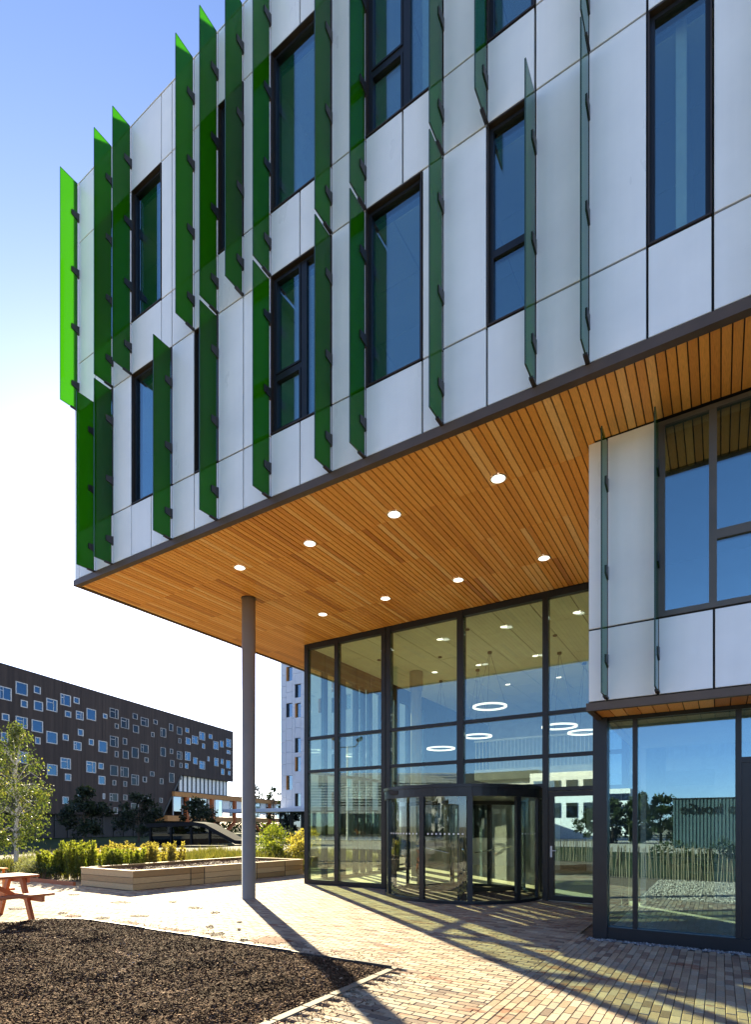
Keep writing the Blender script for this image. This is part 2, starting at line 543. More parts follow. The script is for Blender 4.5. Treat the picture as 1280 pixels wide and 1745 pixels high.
# shell of the upper block: left end, roof, rooms behind the windows
m = MB()
for k in range(12):
    y0 = V0 + .26 + k * 1.178
    for z0, z1 in ((ZB, Z1), (Z1, Z2), (Z2, Z3), (Z3, Z4), (Z4, Z5)):
        m.box(UL, UL + .03, y0 + G, y0 + 1.178 - G, z0 + G, z1 - G)
part('end_panels', m, 'panel_white', bld)
YB = V0 + .26 + 12 * 1.178
box('end_wall', (UL + .04, UL + .24, V0 + .241, YB, Z_SOF + .12, Z5), 'backing_black', bld)
box('rear_wall', (UL + .24, UR, YB - .2, YB, Z_SOF + .12, Z5), 'wall_interior', bld)
box('right_wall', (UR - .2, UR, V0 + .241, YB - .2, Z_SOF + .12, Z5), 'wall_interior', bld)
box('roof_slab', (UL + .24, UR - .2, V0 + .241, YB - .2, 14.3, 14.6), 'slab_grey', bld)
box('floor_slab', (UL + .24, UR - .2, V0 + .241, YB - .2, 6.75, 7.35), 'slab_grey', bld)
box('floor_slab', (UL + .24, UR - .2, V0 + .241, YB - .2, 10.35, 10.95), 'slab_grey', bld)
for z in (10.1, 13.62):
    m = MB()
    x = UL + .3
    while x < UR - 1.4:
        y = V0 + .3
        for q in range(5):
            m.box(x + .006, x + 1.19, y + .006, y + .79, z, z + .02, random.random())
            y += .8
        x += 1.2
    part('office_ceiling', m, 'ceiling_white', bld)
for z0, z1 in ((7.35, 10.35), (10.95, 14.3)):
    m = MB().box(UL + .3, UR - .3, V0 + 4.4, V0 + 4.5, z0, z1)
    for x in (-9.0, -6.2, -3.45, -.4, 2.4):
        m.box(x, x + .1, V0 + .3, V0 + 4.39, z0, z1)
    part('partition', m, 'wall_interior', bld)

# timber soffit
sof = box('soffit', (UL + .05, UR, V0 + .10, 17.0, Z_SOF + .03, Z_SOF + .09), 'backing_black', bld)
cand = []
vsegs = [6.53, 7.82, 9.20, 10.55, 11.93]
x = UL + .075
row = 0
while x < 5.9:
    ss = list(vsegs)
    if x + .05 < -9.75: ss += [13.3, 14.65, 16.0]
    for k in range(len(ss) - 1):
        y0, y1 = ss[k], ss[k + 1]
        if y0 > 7.6 and x > -1.40: continue
        if y1 > 7.63 and x > -1.45: y1 = 7.62
        cand.append((x, y0 + .0025, y1 - .0025))
    x += .0995
    row += 1
def near_key(c):
    a = view(c[0] + .045, c[1], Z_SOF); b = view(c[0] + .045, c[2], Z_SOF)
    if a is None or b is None: return 1e6
    if not (-40 < a[0] < 1330 and -20 < a[1]) and not (-40 < b[0] < 1330 and -20 < b[1]): return 1e5
    return a[2]
cand.sort(key=near_key)
plank_cache = {}
rest = MB()
for n, (px, y0, y1) in enumerate(cand):
    tone = random.gauss(.52, .24); tone = min(1, max(0, tone))
    dz = random.uniform(-.002, .002)
    if n < 300:
        key = (round(y1 - y0, 3), int(tone * 9.99))
        if key not in plank_cache:
            L = y1 - y0
            q = MB(); b = .004
            q.add([(0, 0, .024), (.0865, 0, .024), (.0865, L, .024), (0, L, .024), (0, 0, b), (.0865, 0, b), (.0865, L, b), (0, L, b),
                   (b, b, 0), (.0865 - b, b, 0), (.0865 - b, L - b, 0), (b, L - b, 0)],
                  [(0, 1, 2, 3), (4, 5, 1, 0), (5, 6, 2, 1), (6, 7, 3, 2), (7, 4, 0, 3), (8, 9, 5, 4), (9, 10, 6, 5), (10, 11, 7, 6), (11, 8, 4, 7), (11, 10, 9, 8)], int(tone * 9.99) / 9.0)
            plank_cache[key] = q.mesh('plank', 'wood_soffit')
        put('plank', plank_cache[key], sof, (px, y0, Z_SOF + dz))
    else:
        rest.box(px, px + .0865, y0, y1, Z_SOF + dz, Z_SOF + .024, tone)
part('planks_beyond', rest, 'wood_soffit', sof, 'stuff')
# edge angle round the soffit
m = MB()
m.box(UL - .02, UR, V0 - .02, V0 + .055, Z_SOF - .02, ZB - .012)
m.box(UL - .02, UR, V0 + .055, V0 + .085, Z_SOF - .02, Z_SOF + .02)
m.box(UL - .02, UL + .055, V0 + .0855, 17.0, Z_SOF - .0195, ZB - .013)
part('soffit_trim', m, 'trim_bronze', bld)

# round column
m = MB(); m.tube([(-8.81, 8.84, -.01), (-8.81, 8.84, Z_SOF + .01)], .148, 40); m.smooth = False
c = part('column', m, 'column_paint', bld)
for p in c.data.polygons:
    if len(p.vertices) == 4: p.use_smooth = True
m = MB().tube([(-8.81, 8.84, Z_SOF - .014), (-8.81, 8.84, Z_SOF + .012)], .165, 32)
part('column_collar', m, 'trim_bronze', c)

# ------------------------------------------------------------------ entrance lobby
VC, UC = 12.0, -9.73
cw = part('curtain_wall', MB().box(UC - .05, UC + .08, VC - .06, VC + .07, 0.0, Z_SOF), 'frame_dark', bld)
mull = [(-8.75, -8.63, .06), (-7.28, -7.16, .06), (-7.14, -7.02, .06), (-5.21, -5.05, .07), (-3.23, -3.11, .06), (-1.66, -1.54, .06)]
for a, b, d in mull:
    z0 = 0 if b < -7.0 or a > -3.3 else 2.47
    part('mullion', MB().box(a, b, VC - d, VC + d + .04, z0, Z_SOF - .002), 'frame_dark', cw)
bays = [(UC + .08, -8.75), (-8.63, -7.28), (-7.02, -5.21), (-5.05, -3.23), (-3.11, -1.66)]
for k, (a, b) in enumerate(bays):
    z0 = .12 if k < 2 else (2.42 if k == 4 else 2.50)
    rows = [(z0, 3.05), (3.13, 3.96), (4.04, 6.46)]
    for r0, r1 in rows:
        part('glass_pane', MB().box(a + .004, b - .004, VC - .008, VC + .016, r0, r1), 'glass_lobby', cw)
    for t0, t1 in ((3.05, 3.13), (3.96, 4.04), (6.46, Z_SOF - .003)):
        part('transom', MB().box(a, b, VC - .05, VC + .08, t0, t1), 'frame_dark', cw)
    if k < 2:
        part('sill_rail', MB().box(a, b, VC - .055, VC + .08, .0, .12), 'frame_dark', cw)
    else:
        part('transom', MB().box(a, b, VC - .052, VC + .08, z0 - .08, z0), 'frame_dark', cw)
# left side wall of the lobby, running back from the glass corner
sw = part('side_wall', MB().box(UC - .05, UC + .07, 19.2, 26.2, 0, Z_SOF), 'frame_dark', bld)
posts = [(12.78, .12), (13.55, .42), (14.4, .12), (14.8, .10), (15.2, .12), (16.1, .5), (17.0, .12), (18.0, .5), (19.1, .12)]
prev = VC + .07
for y, w in posts:
    part('post', MB().box(UC - .06, UC + .09, y - w / 2, y + w / 2, 0, Z_SOF - .002), 'frame_dark', sw)
    for r0, r1 in ((.10, 3.05), (3.13, 6.02)):
        part('glass_pane', MB().box(UC - .008, UC + .012, prev + .003, y - w / 2 - .003, r0, r1), 'glass_lobby', sw)
    for t0, t1 in ((0, .10), (3.05, 3.13), (6.02, Z_SOF - .004)):
        part('transom', MB().box(UC - .04, UC + .07, prev, y - w / 2, t0, t1), 'frame_dark', sw)
    prev = y + w / 2

# lobby interior
part('lobby_floor', MB().box(UC, -1.45, VC - .04, 26, -.05, .004).box(-1.45, UR, 8.5, 26, -.05, .0041), 'floor_lobby', bld)
box('lobby_back_wall', (UC, UR, 26, 26.2, 0, Z_SOF), 'wall_interior', bld)
box('lobby_right_wall', (UR - .15, UR, 8.56, 26, 0, Z_SOF), 'wall_interior', bld)
ceil = box('lobby_ceiling', (UC + .08, UR - .16, VC + .1, 25.98, 6.54, 6.60), 'backing_black', bld)
tile = {}
for ix in range(18):
    for iy in range(10):
        x0 = -9.63 + ix * .865; y0 = VC + .13 + iy * 1.37
        tn = random.randint(0, 2)
        if tn not in tile:
            tile[tn] = MB().box(.011, .854, .011, 1.359, 0, .02, tn / 2).mesh('ceiling_tile', 'ceiling_white')
        put('ceiling_tile', tile[tn], ceil, (x0, y0, 6.50 + random.uniform(0, .003)))
m = MB(); m.tube([(-8.2, 15.6, 0), (-8.2, 15.6, 6.5)], .17, 24); m.tube([(-8.2, 15.6, 5.9), (-8.2, 15.6, 6.48)], .21, 24)
part('lobby_column', m, 'column_paint', bld)
m = MB(); m.tube([(-3.2, 18.9, 0), (-3.2, 18.9, 6.5)], .17, 24)
part('lobby_column', m, 'column_paint', bld)
mz = box('mezzanine', (-7.6, UR - .16, 19, 25.99, 3.25, 3.62), 'wall_interior', bld)
m = MB()
x = -7.55
while x < UR - .2:
    m.box(x, x + .022, 19.0, 19.022, 3.62, 4.62)
    x += .13
part('baluster', m, 'white_metal', mz, 'stuff')
part('handrail', MB().box(-7.6, UR - .2, 18.985, 19.04, 4.62, 4.68), 'white_metal', mz)
# lift core, dark doorways and reception wall
box('lift_core', (-6.0, -3.6, 20.5, 23.5, .004, 3.25), 'wall_interior', bld)
box('lift_door', (-4.9, -4.0, 20.46, 20.498, .01, 2.3), 'door_interior', bld)
box('reception_desk', (-8.6, -6.6, 21.2, 21.9, .004, 1.1), 'wall_interior', bld)
box('lobby_partition', (-1.35, -1.25, 12.2, 17.0, .004, 6.5), 'wall_interior', bld)
# white stair string seen through the wing glass
m = MB(); m.bar((1.2, 13.5, .1), (1.2, 18.5, 3.3), .08, .3)
part('stair_string', m, 'wall_interior', bld)
box('wing_partition', (-.1, .7, 14.2, 14.4, .004, 3.0), 'wall_interior', bld)
# ceiling of the wing
box('wing_ceiling', (-1.3, UR - .16, 8.52, VC + .08, 3.12, 3.16), 'ceiling_white', bld)

# ------------------------------------------------------------------ right wing: panels and window above, glass below
VW, WL = 7.63, -1.47
ZW0, ZW1 = 3.21, 4.16
wall = MB()
wpan = [(WL, U(17), ZW0, ZW1), (U(17), U(18), ZW0, ZW1)] + [(U(i), U(i + 1), ZW0, ZW1) for i in range(18, 29)]
wpan += [(WL, U(17), ZW1, Z_SOF + .004), (U(17), U(18), ZW1, Z_SOF + .004), (U(22), U(23), ZW1, Z_SOF + .004), (U(23), U(24), ZW1, Z_SOF + .004), (U(28), U(29), ZW1, Z_SOF + .004)]
for x0, x1, z0, z1 in wpan:
    wall.box(x0 + .002, x1, VW + .05, VW + .2, z0, z1)
    m = MB(); e = .004
    X0, X1, Y0, Y1 = x0 + G, x1 - G, z0 + G, z1 - G
    m.add([(X0, VW + .03, Y0), (X1, VW + .03, Y0), (X1, VW + .03, Y1), (X0, VW + .03, Y1), (X0, VW + e, Y0), (X1, VW + e, Y0), (X1, VW + e, Y1), (X0, VW + e, Y1),
           (X0 + e, VW, Y0 + e), (X1 - e, VW, Y0 + e), (X1 - e, VW, Y1 - e), (X0 + e, VW, Y1 - e)],
          [(3, 2, 1, 0), (0, 1, 5, 4), (1, 2, 6, 5), (2, 3, 7, 6), (3, 0, 4, 7), (4, 5, 9, 8), (5, 6, 10, 9), (6, 7, 11, 10), (7, 4, 8, 11), (8, 9, 10, 11)], random.random())
    part('wall_panel', m, 'panel_white', bld)
part('wing_backing', wall, 'backing_black', bld)
box('wing_return', (WL + .004, WL + .12, VW + .201, VC - .08, 3.14, Z_SOF - .005), 'panel_white', bld)
def wing_window(x0, x1, xm):
    z0, z1 = ZW1, Z_SOF - .03
    m = MB()
    m.box(x0 + .006, x1 - .006, VW - .008, VW + .2, z1 - .06, z1 - .004); m.box(x0 + .006, x1 - .006, VW - .02, VW + .2, z0 + .004, z0 + .07)
    m.box(x0 + .006, x0 + .075, VW - .006, VW + .2, z0 + .07, z1 - .06); m.box(x1 - .075, x1 - .006, VW - .006, VW + .2, z0 + .07, z1 - .06)
    w = part('window', m, 'frame_grey', bld)
    part('window_frame', MB().box(xm - .04, xm + .04, VW - .004, VW + .1, z0 + .07, z1 - .06).box(xm + .04, x1 - .075, VW - .002, VW + .1, 4.97, 5.08), 'frame_grey', w)
    for p in ((x0 + .075, xm - .04, z0 + .07, z1 - .06), (xm + .04, x1 - .075, z0 + .07, 4.97), (xm + .04, x1 - .075, 5.08, z1 - .06)):
        part('glass_pane', MB().box(p[0], p[1], VW + .03, VW + .054, p[2], p[3]), 'glass_window', w)
wing_window(U(18), U(22), U(19) - .01)
wing_window(U(24), U(28), U(26))
box('wing_floor', (WL + .13, UR - .2, VW + .21, VC, 3.20, 3.4), 'slab_grey', bld)
box('wing_back', (WL + .13, UR - .2, VC - .05, VC, 3.4, Z_SOF - .01), 'door_interior', bld)
for i in (17, 18, 23): fin(i, 3.24, 6.52, (3.72, 4.85, 5.98), VW)
part('wing_trim', MB().box(WL - .02, UR, VW - .02, VW + .06, 3.10, ZW0 - .008).box(WL - .02, WL + .05, VW + .06, 8.42, 3.10, 3.16), 'trim_bronze', bld)
ws = box('wing_soffit', (WL + .05, UR, VW + .06, 8.44, 3.165, 3.195), 'backing_black', bld)
x = WL + .06
while x < UR - .2:
    part('plank', MB().box(x, x + .158, VW + .065, 8.36, 3.13, 3.152, random.random()), 'wood_soffit', ws)
    x += .17
VG = 8.45
wg = part('wing_glazing', MB().box(-1.54, -1.35, VG - .12, VG + .08, 0, 3.16), 'frame_dark', bld)
for a, b in ((-1.03, -.97), (.17, .235), (1.35, 1.41), (2.6, 2.66), (4.0, 4.06), (5.4, 5.46)):
    part('mullion', MB().box(a, b, VG - .05, VG + .08, .17, 3.08), 'frame_dark', wg)
part('sill_rail', MB().box(-1.35, UR, VG - .09, VG + .09, 0, .17), 'frame_dark', wg)
part('head_rail', MB().box(-1.35, UR, VG - .06, VG + .09, 3.08, 3.158), 'frame_dark', wg)
for a, b in ((-1.35, -1.03), (-.97, .17), (1.41, 2.6), (2.66, 4.0), (4.06, 5.4), (5.46, UR)):
    part('glass_pane', MB().box(a + .002, b - .002, VG - .008, VG + .016, .17, 3.08), 'glass_clear', wg)
part('glass_pane', MB().box(.237, 1.348, VG - .008, VG + .016, 2.47, 3.08), 'glass_clear', wg)
part('transom', MB().box(.235, 1.35, VG - .05, VG + .08, 2.40, 2.47), 'frame_dark', wg)
dr = part('door', MB().box(.237, .34, VG - .04, VG + .05, .172, 2.398).box(1.245, 1.348, VG - .04, VG + .05, .172, 2.398).box(.34, 1.245, VG - .04, VG + .05, .172, .35).box(.34, 1.245, VG - .04, VG + .05, 2.28, 2.398), 'frame_dark', bld)
part('glass_pane', MB().box(.34, 1.245, VG - .008, VG + .016, .35, 2.28), 'glass_clear', dr)

# hinged door beside the drum
DA, DB = -3.10, -1.67
m = MB().box(DA, DA + .11, VC - .045, VC + .05, .01, 2.33).box(DB - .5, DB - .39, VC - .045, VC + .05, .01, 2.33)
m.box(DA + .11, DB - .5, VC - .045, VC + .05, .01, .12).box(DA + .11, DB - .5, VC - .045, VC + .05, 2.22, 2.33)
dr = part('door', m, 'frame_dark', bld)
part('glass_pane', MB().box(DA + .11, DB - .5, VC - .008, VC + .016, .12, 2.22), 'glass_clear', dr)
m = MB().box(DA + .035, DA + .075, VC - .06, VC - .044, .93, 1.17).tube([(DA + .055, VC - .06, 1.07), (DA + .055, VC - .11, 1.07), (DA + .17, VC - .11, 1.07)], .011, 8)
part('handle', m, 'white_metal', dr)
box('side_light', (DB - .39, DB - .01, VC - .04, VC + .05, 0, 2.34), 'frame_dark', bld)

# ------------------------------------------------------------------ revolving door
CX, CYY, RR = -5.13, 12.1, 1.78
rv = thing('revolving_door', 'round dark-framed revolving door with curved glass in the lobby front', 'revolving door', (CX, CYY, 0))
def arc(a0, a1, r0, r1, z0, z1, n):
    m = MB()
    for k in range(n):
        t0, t1 = R(a0 + (a1 - a0) * k / n), R(a0 + (a1 - a0) * (k + 1) / n)
        P = lambda r, t: (CX + r * math.sin(t), CYY - r * math.cos(t))
        q = [P(r0, t0), P(r0, t1), P(r1, t1), P(r1, t0)]
        m.prism(q, z0, z1)
    return m
def ring(r0, r1, z0, z1, n=72):
    m = MB(); vs_ = []; fs_ = []
    for k in range(n):
        t = 2 * math.pi * k / n
        sx, sy = math.sin(t), math.cos(t)
        vs_ += [(CX + r0 * sx, CYY - r0 * sy, z0), (CX + r1 * sx, CYY - r1 * sy, z0), (CX + r1 * sx, CYY - r1 * sy, z1), (CX + r0 * sx, CYY - r0 * sy, z1)]
    for k in range(n):
        a, b = 4 * k, 4 * ((k + 1) % n)
        for j in range(4):
            fs_.append((a + j, b + j, b + (j + 1) % 4, a + (j + 1) % 4))
    return m.add(vs_, fs_)
cp = part('canopy', ring(.02, RR + .06, 2.2, 2.45), 'frame_dark', rv, fix=True)
part('canopy_lip', ring(RR + .06, RR + .085, 2.385, 2.45), 'frame_dark', cp, fix=True)
m = MB().tube([(CX + .04 + (RR + .06) * math.sin(R(28)), CYY - (RR + .06) * math.cos(R(28)), 2.205), (CX + .04 + (RR + .06) * math.sin(R(28)), CYY - (RR + .06) * math.cos(R(28)), 2.447)], .014, 8)
part('canopy_joint', m, 'frame_dark', cp)
part('sensor', MB().box(CX - 1.04, CX - .82, CYY - 1.66, CYY - 1.53, 2.28, 2.36), 'backing_black', cp)
part('base_ring', ring(RR - .05, RR + .05, 0.004, .07), 'frame_dark', rv, fix=True)
part('floor_mat', ring(.02, RR - .06, 0.005, .014), 'mat_dark', rv, fix=True)
pang = [-86, -45, -5, 27.5, 62, 86]
for a in pang + [118, 150, 180, 212, 242]:
    t = R(a); w = .055
    px, py = CX + RR * math.sin(t), CYY - RR * math.cos(t)
    dx, dy = math.cos(t), math.sin(t); nx, ny = math.sin(t), -math.cos(t)
    q = [(px - dx * w - nx * .03, py - dy * w - ny * .03), (px + dx * w - nx * .03, py + dy * w - ny * .03), (px + dx * w + nx * .045, py + dy * w + ny * .045), (px - dx * w + nx * .045, py - dy * w + ny * .045)]
    part('post', MB().prism(q, .07, 2.2), 'frame_dark', rv)
for a0, a1 in [(-86, -45), (-45, -5), (-5, 27.5), (62, 86), (118, 150), (150, 180), (180, 212)]:
    g = part('curved_glass', arc(a0 + 2.2, a1 - 2.2, RR - .006, RR + .006, .07, 2.2, 12), 'glass_drum', rv)
    if a0 < 90:
        d = MB(); n = int((a1 - a0) / 3.6)
        for k in range(n):
            t = R(a0 + 3 + (a1 - a0 - 6) * (k + .5) / n)
            c0 = Vector((CX + (RR + .0085) * math.sin(t), CYY - (RR + .0085) * math.cos(t), 1.43))
            ux = Vector((math.cos(t), math.sin(t), 0))
            d.add([tuple(c0 + ux * .02 * math.cos(2 * math.pi * j / 8) + Vector((0, 0, .02 * math.sin(2 * math.pi * j / 8)))) for j in range(8)], [tuple(range(8))])
        part('marker_dots', d, 'render_white', g)
part('centre_post', MB().tube([(CX, CYY, .01), (CX, CYY, 2.2)], .045, 16), 'frame_dark', rv)
for a in (20, 140, 260):
    t = R(a); dx, dy = math.sin(t), -math.cos(t); nx, ny = -dy, dx
    def bar2(r0, r1, z0, z1, w=.025):
        return [(CX + dx * r0 + nx * w, CYY + dy * r0 + ny * w), (CX + dx * r1 + nx * w, CYY + dy * r1 + ny * w), (CX + dx * r1 - nx * w, CYY + dy * r1 - ny * w), (CX + dx * r0 - nx * w, CYY + dy * r0 - ny * w)], z0, z1
    m = MB()
    for r0, r1, z0, z1 in ((.05, .13, .03, 2.19), (RR - .16, RR - .09, .03, 2.19), (.13, RR - .16, .03, .13), (.13, RR - .16, 2.1, 2.19)):
        q, a0, a1 = bar2(r0, r1, z0, z1); m.prism(q, a0, a1)
    lf = part('door_leaf', m, 'frame_dark', rv)
    q, a0, a1 = bar2(.13, RR - .16, .13, 2.1, .006)
    part('glass_pane', MB().prism(q, a0, a1), 'glass_drum', lf)
    m = MB().tube([(CX + dx * .35 + nx * .07, CYY + dy * .35 + ny * .07, .95), (CX + dx * 1.35 + nx * .07, CYY + dy * 1.35 + ny * .07, 1.1)], .014, 8)
    part('push_bar', m, 'steel_bright', lf)

# ------------------------------------------------------------------ lamps
ordn = ['first', 'second', 'third', 'fourth', 'fifth', 'sixth', 'seventh']
def downlight(x, y, z, label, mat, group, r=.10):
    t = thing('ceiling_light', label, 'ceiling light', (x, y, z), group)
    part('lamp_disc', MB().tube([(x, y, z - .004), (x, y, z + .02)], r, 24), mat, t)
    m = MB(); n = 24
    for k in range(n):
        a, b = 2 * math.pi * k / n, 2 * math.pi * (k + 1) / n
        m.add([(x + r * math.cos(a), y + r * math.sin(a), z - .006), (x + r * math.cos(b), y + r * math.sin(b), z - .006), (x + (r + .018) * math.cos(b), y + (r + .018) * math.sin(b), z - .002), (x + (r + .018) * math.cos(a), y + (r + .018) * math.sin(a), z - .002)], [(0, 1, 2, 3)])
    part('trim_ring', m, 'steel_bright', t)
for k in range(4):
    downlight(-7.9 + 1.73 * k, 7.69, Z_SOF - .002, 'lit downlight in the timber soffit, %s from left in the outer row' % ordn[k], 'lamp_disc', 'round downlights in the timber soffit')
    downlight(-7.98 + 1.73 * k, 10.43, Z_SOF - .002, 'lit downlight in the timber soffit, %s from left in the row by the glass' % ordn[k], 'lamp_disc', 'round downlights in the timber soffit')
rows = ['nearest the glass', 'second behind the glass', 'third behind the glass']
for r_ in range(3):
    for k in range(4 if r_ == 0 else 5):
        x = -7.98 + 1.73 * k
        if abs(x + 8.2) < .3 and r_ == 1: x += .25
        downlight(x, 13.22 + 2.74 * r_, 6.498, 'lit downlight in the pale lobby ceiling, %s in the row %s' % (ordn[k], rows[r_]), 'lamp_inside', 'round downlights in the lobby ceiling', .085)
def pendant(x, y, z, r, label):
    t = thing('ring_pendant', label, 'pendant lamp', (x, y, z), 'white ring pendants in the lobby')
    m = MB(); n = 48; vs_ = []; fs_ = []
    for k in range(n):
        a = 2 * math.pi * k / n
        for rr, zz in ((r - .028, z - .022), (r + .028, z - .022), (r + .028, z + .022), (r - .028, z + .022)):
            vs_.append((x + rr * math.cos(a), y + rr * math.sin(a), zz))
    for k in range(n):
        a, b = 4 * k, 4 * ((k + 1) % n)
        for j in range(4): fs_.append((a + j, b + j, b + (j + 1) % 4, a + (j + 1) % 4))
    m.add(vs_, fs_)
    part('light_ring', m, 'lamp_ring', t, fix=True)
    for a in (0, 120, 240):
        part('cable', MB().tube([(x + r * math.cos(R(a)), y + r * math.sin(R(a)), z + .03), (x, y, 6.5)], .004, 4), 'frame_dark', t)
    part('ceiling_rose', MB().tube([(x, y, 6.44), (x, y, 6.5)], .06, 12), 'frame_dark', t)
pendant(-5.5, 14.9, 4.95, .45, 'highest glowing ring pendant, alone behind the middle pane of the lobby glass')
pendant(-8.0, 17.0, 4.2, .45, 'lowest glowing ring pendant, behind the lobby pane left of the drum centre')
pendant(-6.45, 16.4, 4.4, .42, 'glowing ring pendant left of the thick middle mullion of the lobby glass')
pendant(-3.85, 16.0, 4.4, .46, 'glowing ring pendant on the left of the pair near the white wing')
pendant(-3.45, 17.4, 4.4, .46, 'glowing ring pendant on the right of the pair near the white wing')

for k, (x, y) in enumerate([(-8.55, 13.9), (-6.9, 14.6), (-5.35, 12.9), (-3.6, 14.5)]):
    part('smoke_detector', MB().tube([(x, y, 6.47), (x, y, 6.50)], .055, 14), 'frame_dark', ceil)
# ------------------------------------------------------------------ paving
UB = -1.77                       # where the bricks turn
MU, MV = -3.16, 5.34             # right and far edges of the mulch bed
PUX, PVY = -12.2, 8.33           # near corner of the raised planter
def in_mulch(x, y):
    if x > MU or y > MV: return False
    if x < -9.75: return False
    if x < -9.0 and y > 4.55: return (x + 9.0) ** 2 + (y - 4.55) ** 2 < .76 ** 2
    return True
def in_bed(x, y):
    if y > 8.26 and x < -14.5: return True
    if y > PVY and x < PUX + (y - PVY) * .09: return True
    if y > 14.25 and x < -11.5: return True
    return False
pav = part('paving', MB().add([(-24, -8, -.02), (8, -8, -.02), (8, 18, -.02), (-24, 18, -.02)], [(0, 1, 2, 3)]), 'joint_sand')
pav['kind'] = 'structure'
bricks = []
BL, BW, GJ = .203, .079, .0048
def want(x, y):
    if in_mulch(x, y) or in_bed(x, y): return False
    if y > 11.93 and x > -9.80: return False
    if x > -1.62 and y > 8.20: return False
    if x > -1.56 and y < 3.45: return False
    q = view(x, y)
    if q is None: return False
    return -330 < q[0] < 1560 and q[1] < 2150
rowi = 0
y = -1.0
while y < 18:
    x = -21 + (.1015 if rowi % 2 else 0) + random.uniform(-.004, .004)
    while x < UB - .02:
        x1 = min(x + BL - GJ, UB - GJ)
        cx_, cy_ = (x + x1) / 2, y + BW / 2
        if x1 - x > .012 and want(cx_, cy_) and not (MU < x < MU + .1 and y < MV + .09): bricks.append((x, x1, y, y + BW - GJ, cx_, cy_))
        x += BL
    y += BW; rowi += 1
coli = 0
x = UB
while x < 4:
    y = -1.0 + (.1 if coli % 2 else 0) + random.uniform(-.02, .02)
    while y < 8.4:
        if want(x + BW / 2, y + BL / 2): bricks.append((x, x + BW - GJ, y, y + BL - GJ, x + BW / 2, y + BL / 2))
        y += BL
    x += BW; coli += 1
def bkey(b):
    q = view(b[4], b[5])
    inside = -15 < q[0] < 1295 and q[1] < 1760
    return q[2] if inside else 100 + q[2]
bricks.sort(key=bkey)
bc = {}
rest = MB()
for n, (x0, x1, y0, y1, cx_, cy_) in enumerate(bricks):
    tone = random.random()
    dz = random.uniform(-.0025, .0025)
    tilt = random.uniform(-.0012, .0012)
    if n < 300:
        key = (round(x1 - x0, 3), round(y1 - y0, 3), int(tone * 8.99), int((tilt + .0012) / .0024 * 2.99))
        if key not in bc:
            w, h = x1 - x0, y1 - y0
            bc[key] = MB().cham(-w / 2, w / 2, -h / 2, h / 2, -.03, 0, .004, int(tone * 8.99) / 8.0, (int((tilt + .0012) / .0024 * 2.99) - 1) * .001).mesh('brick', 'paver')
        put('brick', bc[key], pav, ((x0 + x1) / 2, (y0 + y1) / 2, dz))
    else:
        rest.cham(x0, x1, y0, y1, -.03, dz, .004, tone, tilt)
part('small_bricks', rest, 'paver', pav, 'stuff')
part('bounce_ground', MB().add([(-60, -60, -.03), (40, -60, -.03), (40, -8, -.03), (-60, -8, -.03)], [(0, 1, 2, 3)]).add([(-60, -8, -.03), (-24, -8, -.03), (-24, 7, -.03), (-60, 7, -.03)], [(0, 1, 2, 3)]), 'bounce_ground')['kind'] = 'structure'  # pale sheet outside the frame, added to bounce sunlight on to facade and soffit
# kerb of the mulch bed
y = MV + .07
while y > 1.2:
    l = .40
    part('kerb_stone', MB().cham(MU + .003, MU + .095, y - l + .004, y - .004, -.05, .008 + random.uniform(-.003, .003), .006, random.random()), 'kerb_concrete', pav)
    y -= l
m = MB()
for k in range(12):
    m.box(-9.0 + k * .49, -9.0 + (k + 1) * .49 - .003, MV - .012, MV + .012, -.05, .028 + .004 * (k % 3), .5)
a0 = None
for k in range(9):
    a = R(90 + k * 11.25)
    p = (-9.0 + .76 * math.cos(a), 4.55 + .78 * math.sin(a), 0)
    if a0: m.bar((a0[0], a0[1], -.01), (p[0], p[1], -.01), .02, .07)
    a0 = p
part('edging_strip', m, 'steel_edge')['kind'] = 'structure'
# pebble strip before the wing glass
m = MB()
def stone(m, x, y, z, s, tone):
    vs_ = []
    for d in ((1, 0, 0), (-1, 0, 0), (0, 1, 0), (0, -1, 0), (0, 0, .8), (0, 0, -.6)):
        k = s * random.uniform(.7, 1.2)
        vs_.append((x + d[0] * k, y + d[1] * k, z + d[2] * k))
    m.add(vs_, [(0, 2, 4), (2, 1, 4), (1, 3, 4), (3, 0, 4), (2, 0, 5), (1, 2, 5), (3, 1, 5), (0, 3, 5)], tone)
for k in range(1500):
    stone(m, random.uniform(-1.6, 3.5), random.uniform(8.20, 8.35), -.012 + random.uniform(0, .012), random.uniform(.010, .024), random.random())
part('pebbles', m, 'pebble', None, 'stuff')
# mulch bed
m = MB()
NX, NY = 66, 64
def mz_(x, y):
    e = min(1, max(0, min(MU - x, MV - y) / .5))
    return max(-.008, -.008 + e * (.035 + .07 * noise.noise(Vector((x * .8, y * .8, 3))) + .045 * noise.noise(Vector((x * 2.3, y * 2.3, 9)))))
grid = []
for j in range(NY + 1):
    for i in range(NX + 1):
        x = -9.76 + (MU + .0 + 9.76) * i / NX; y = 1.0 + (MV - 1.0) * j / NY
        grid.append((x, y, mz_(x, y)))
fs_ = []
for j in range(NY):
    for i in range(NX):
        if in_mulch(*grid[j * (NX + 1) + i][:2]) and in_mulch(grid[(j + 1) * (NX + 1) + i + 1][0] - .001, grid[(j + 1) * (NX + 1) + i + 1][1] - .001):
            a = j * (NX + 1) + i
            fs_.append((a, a + 1, a + NX + 2, a + NX + 1))
m.add(grid, fs_, .25)
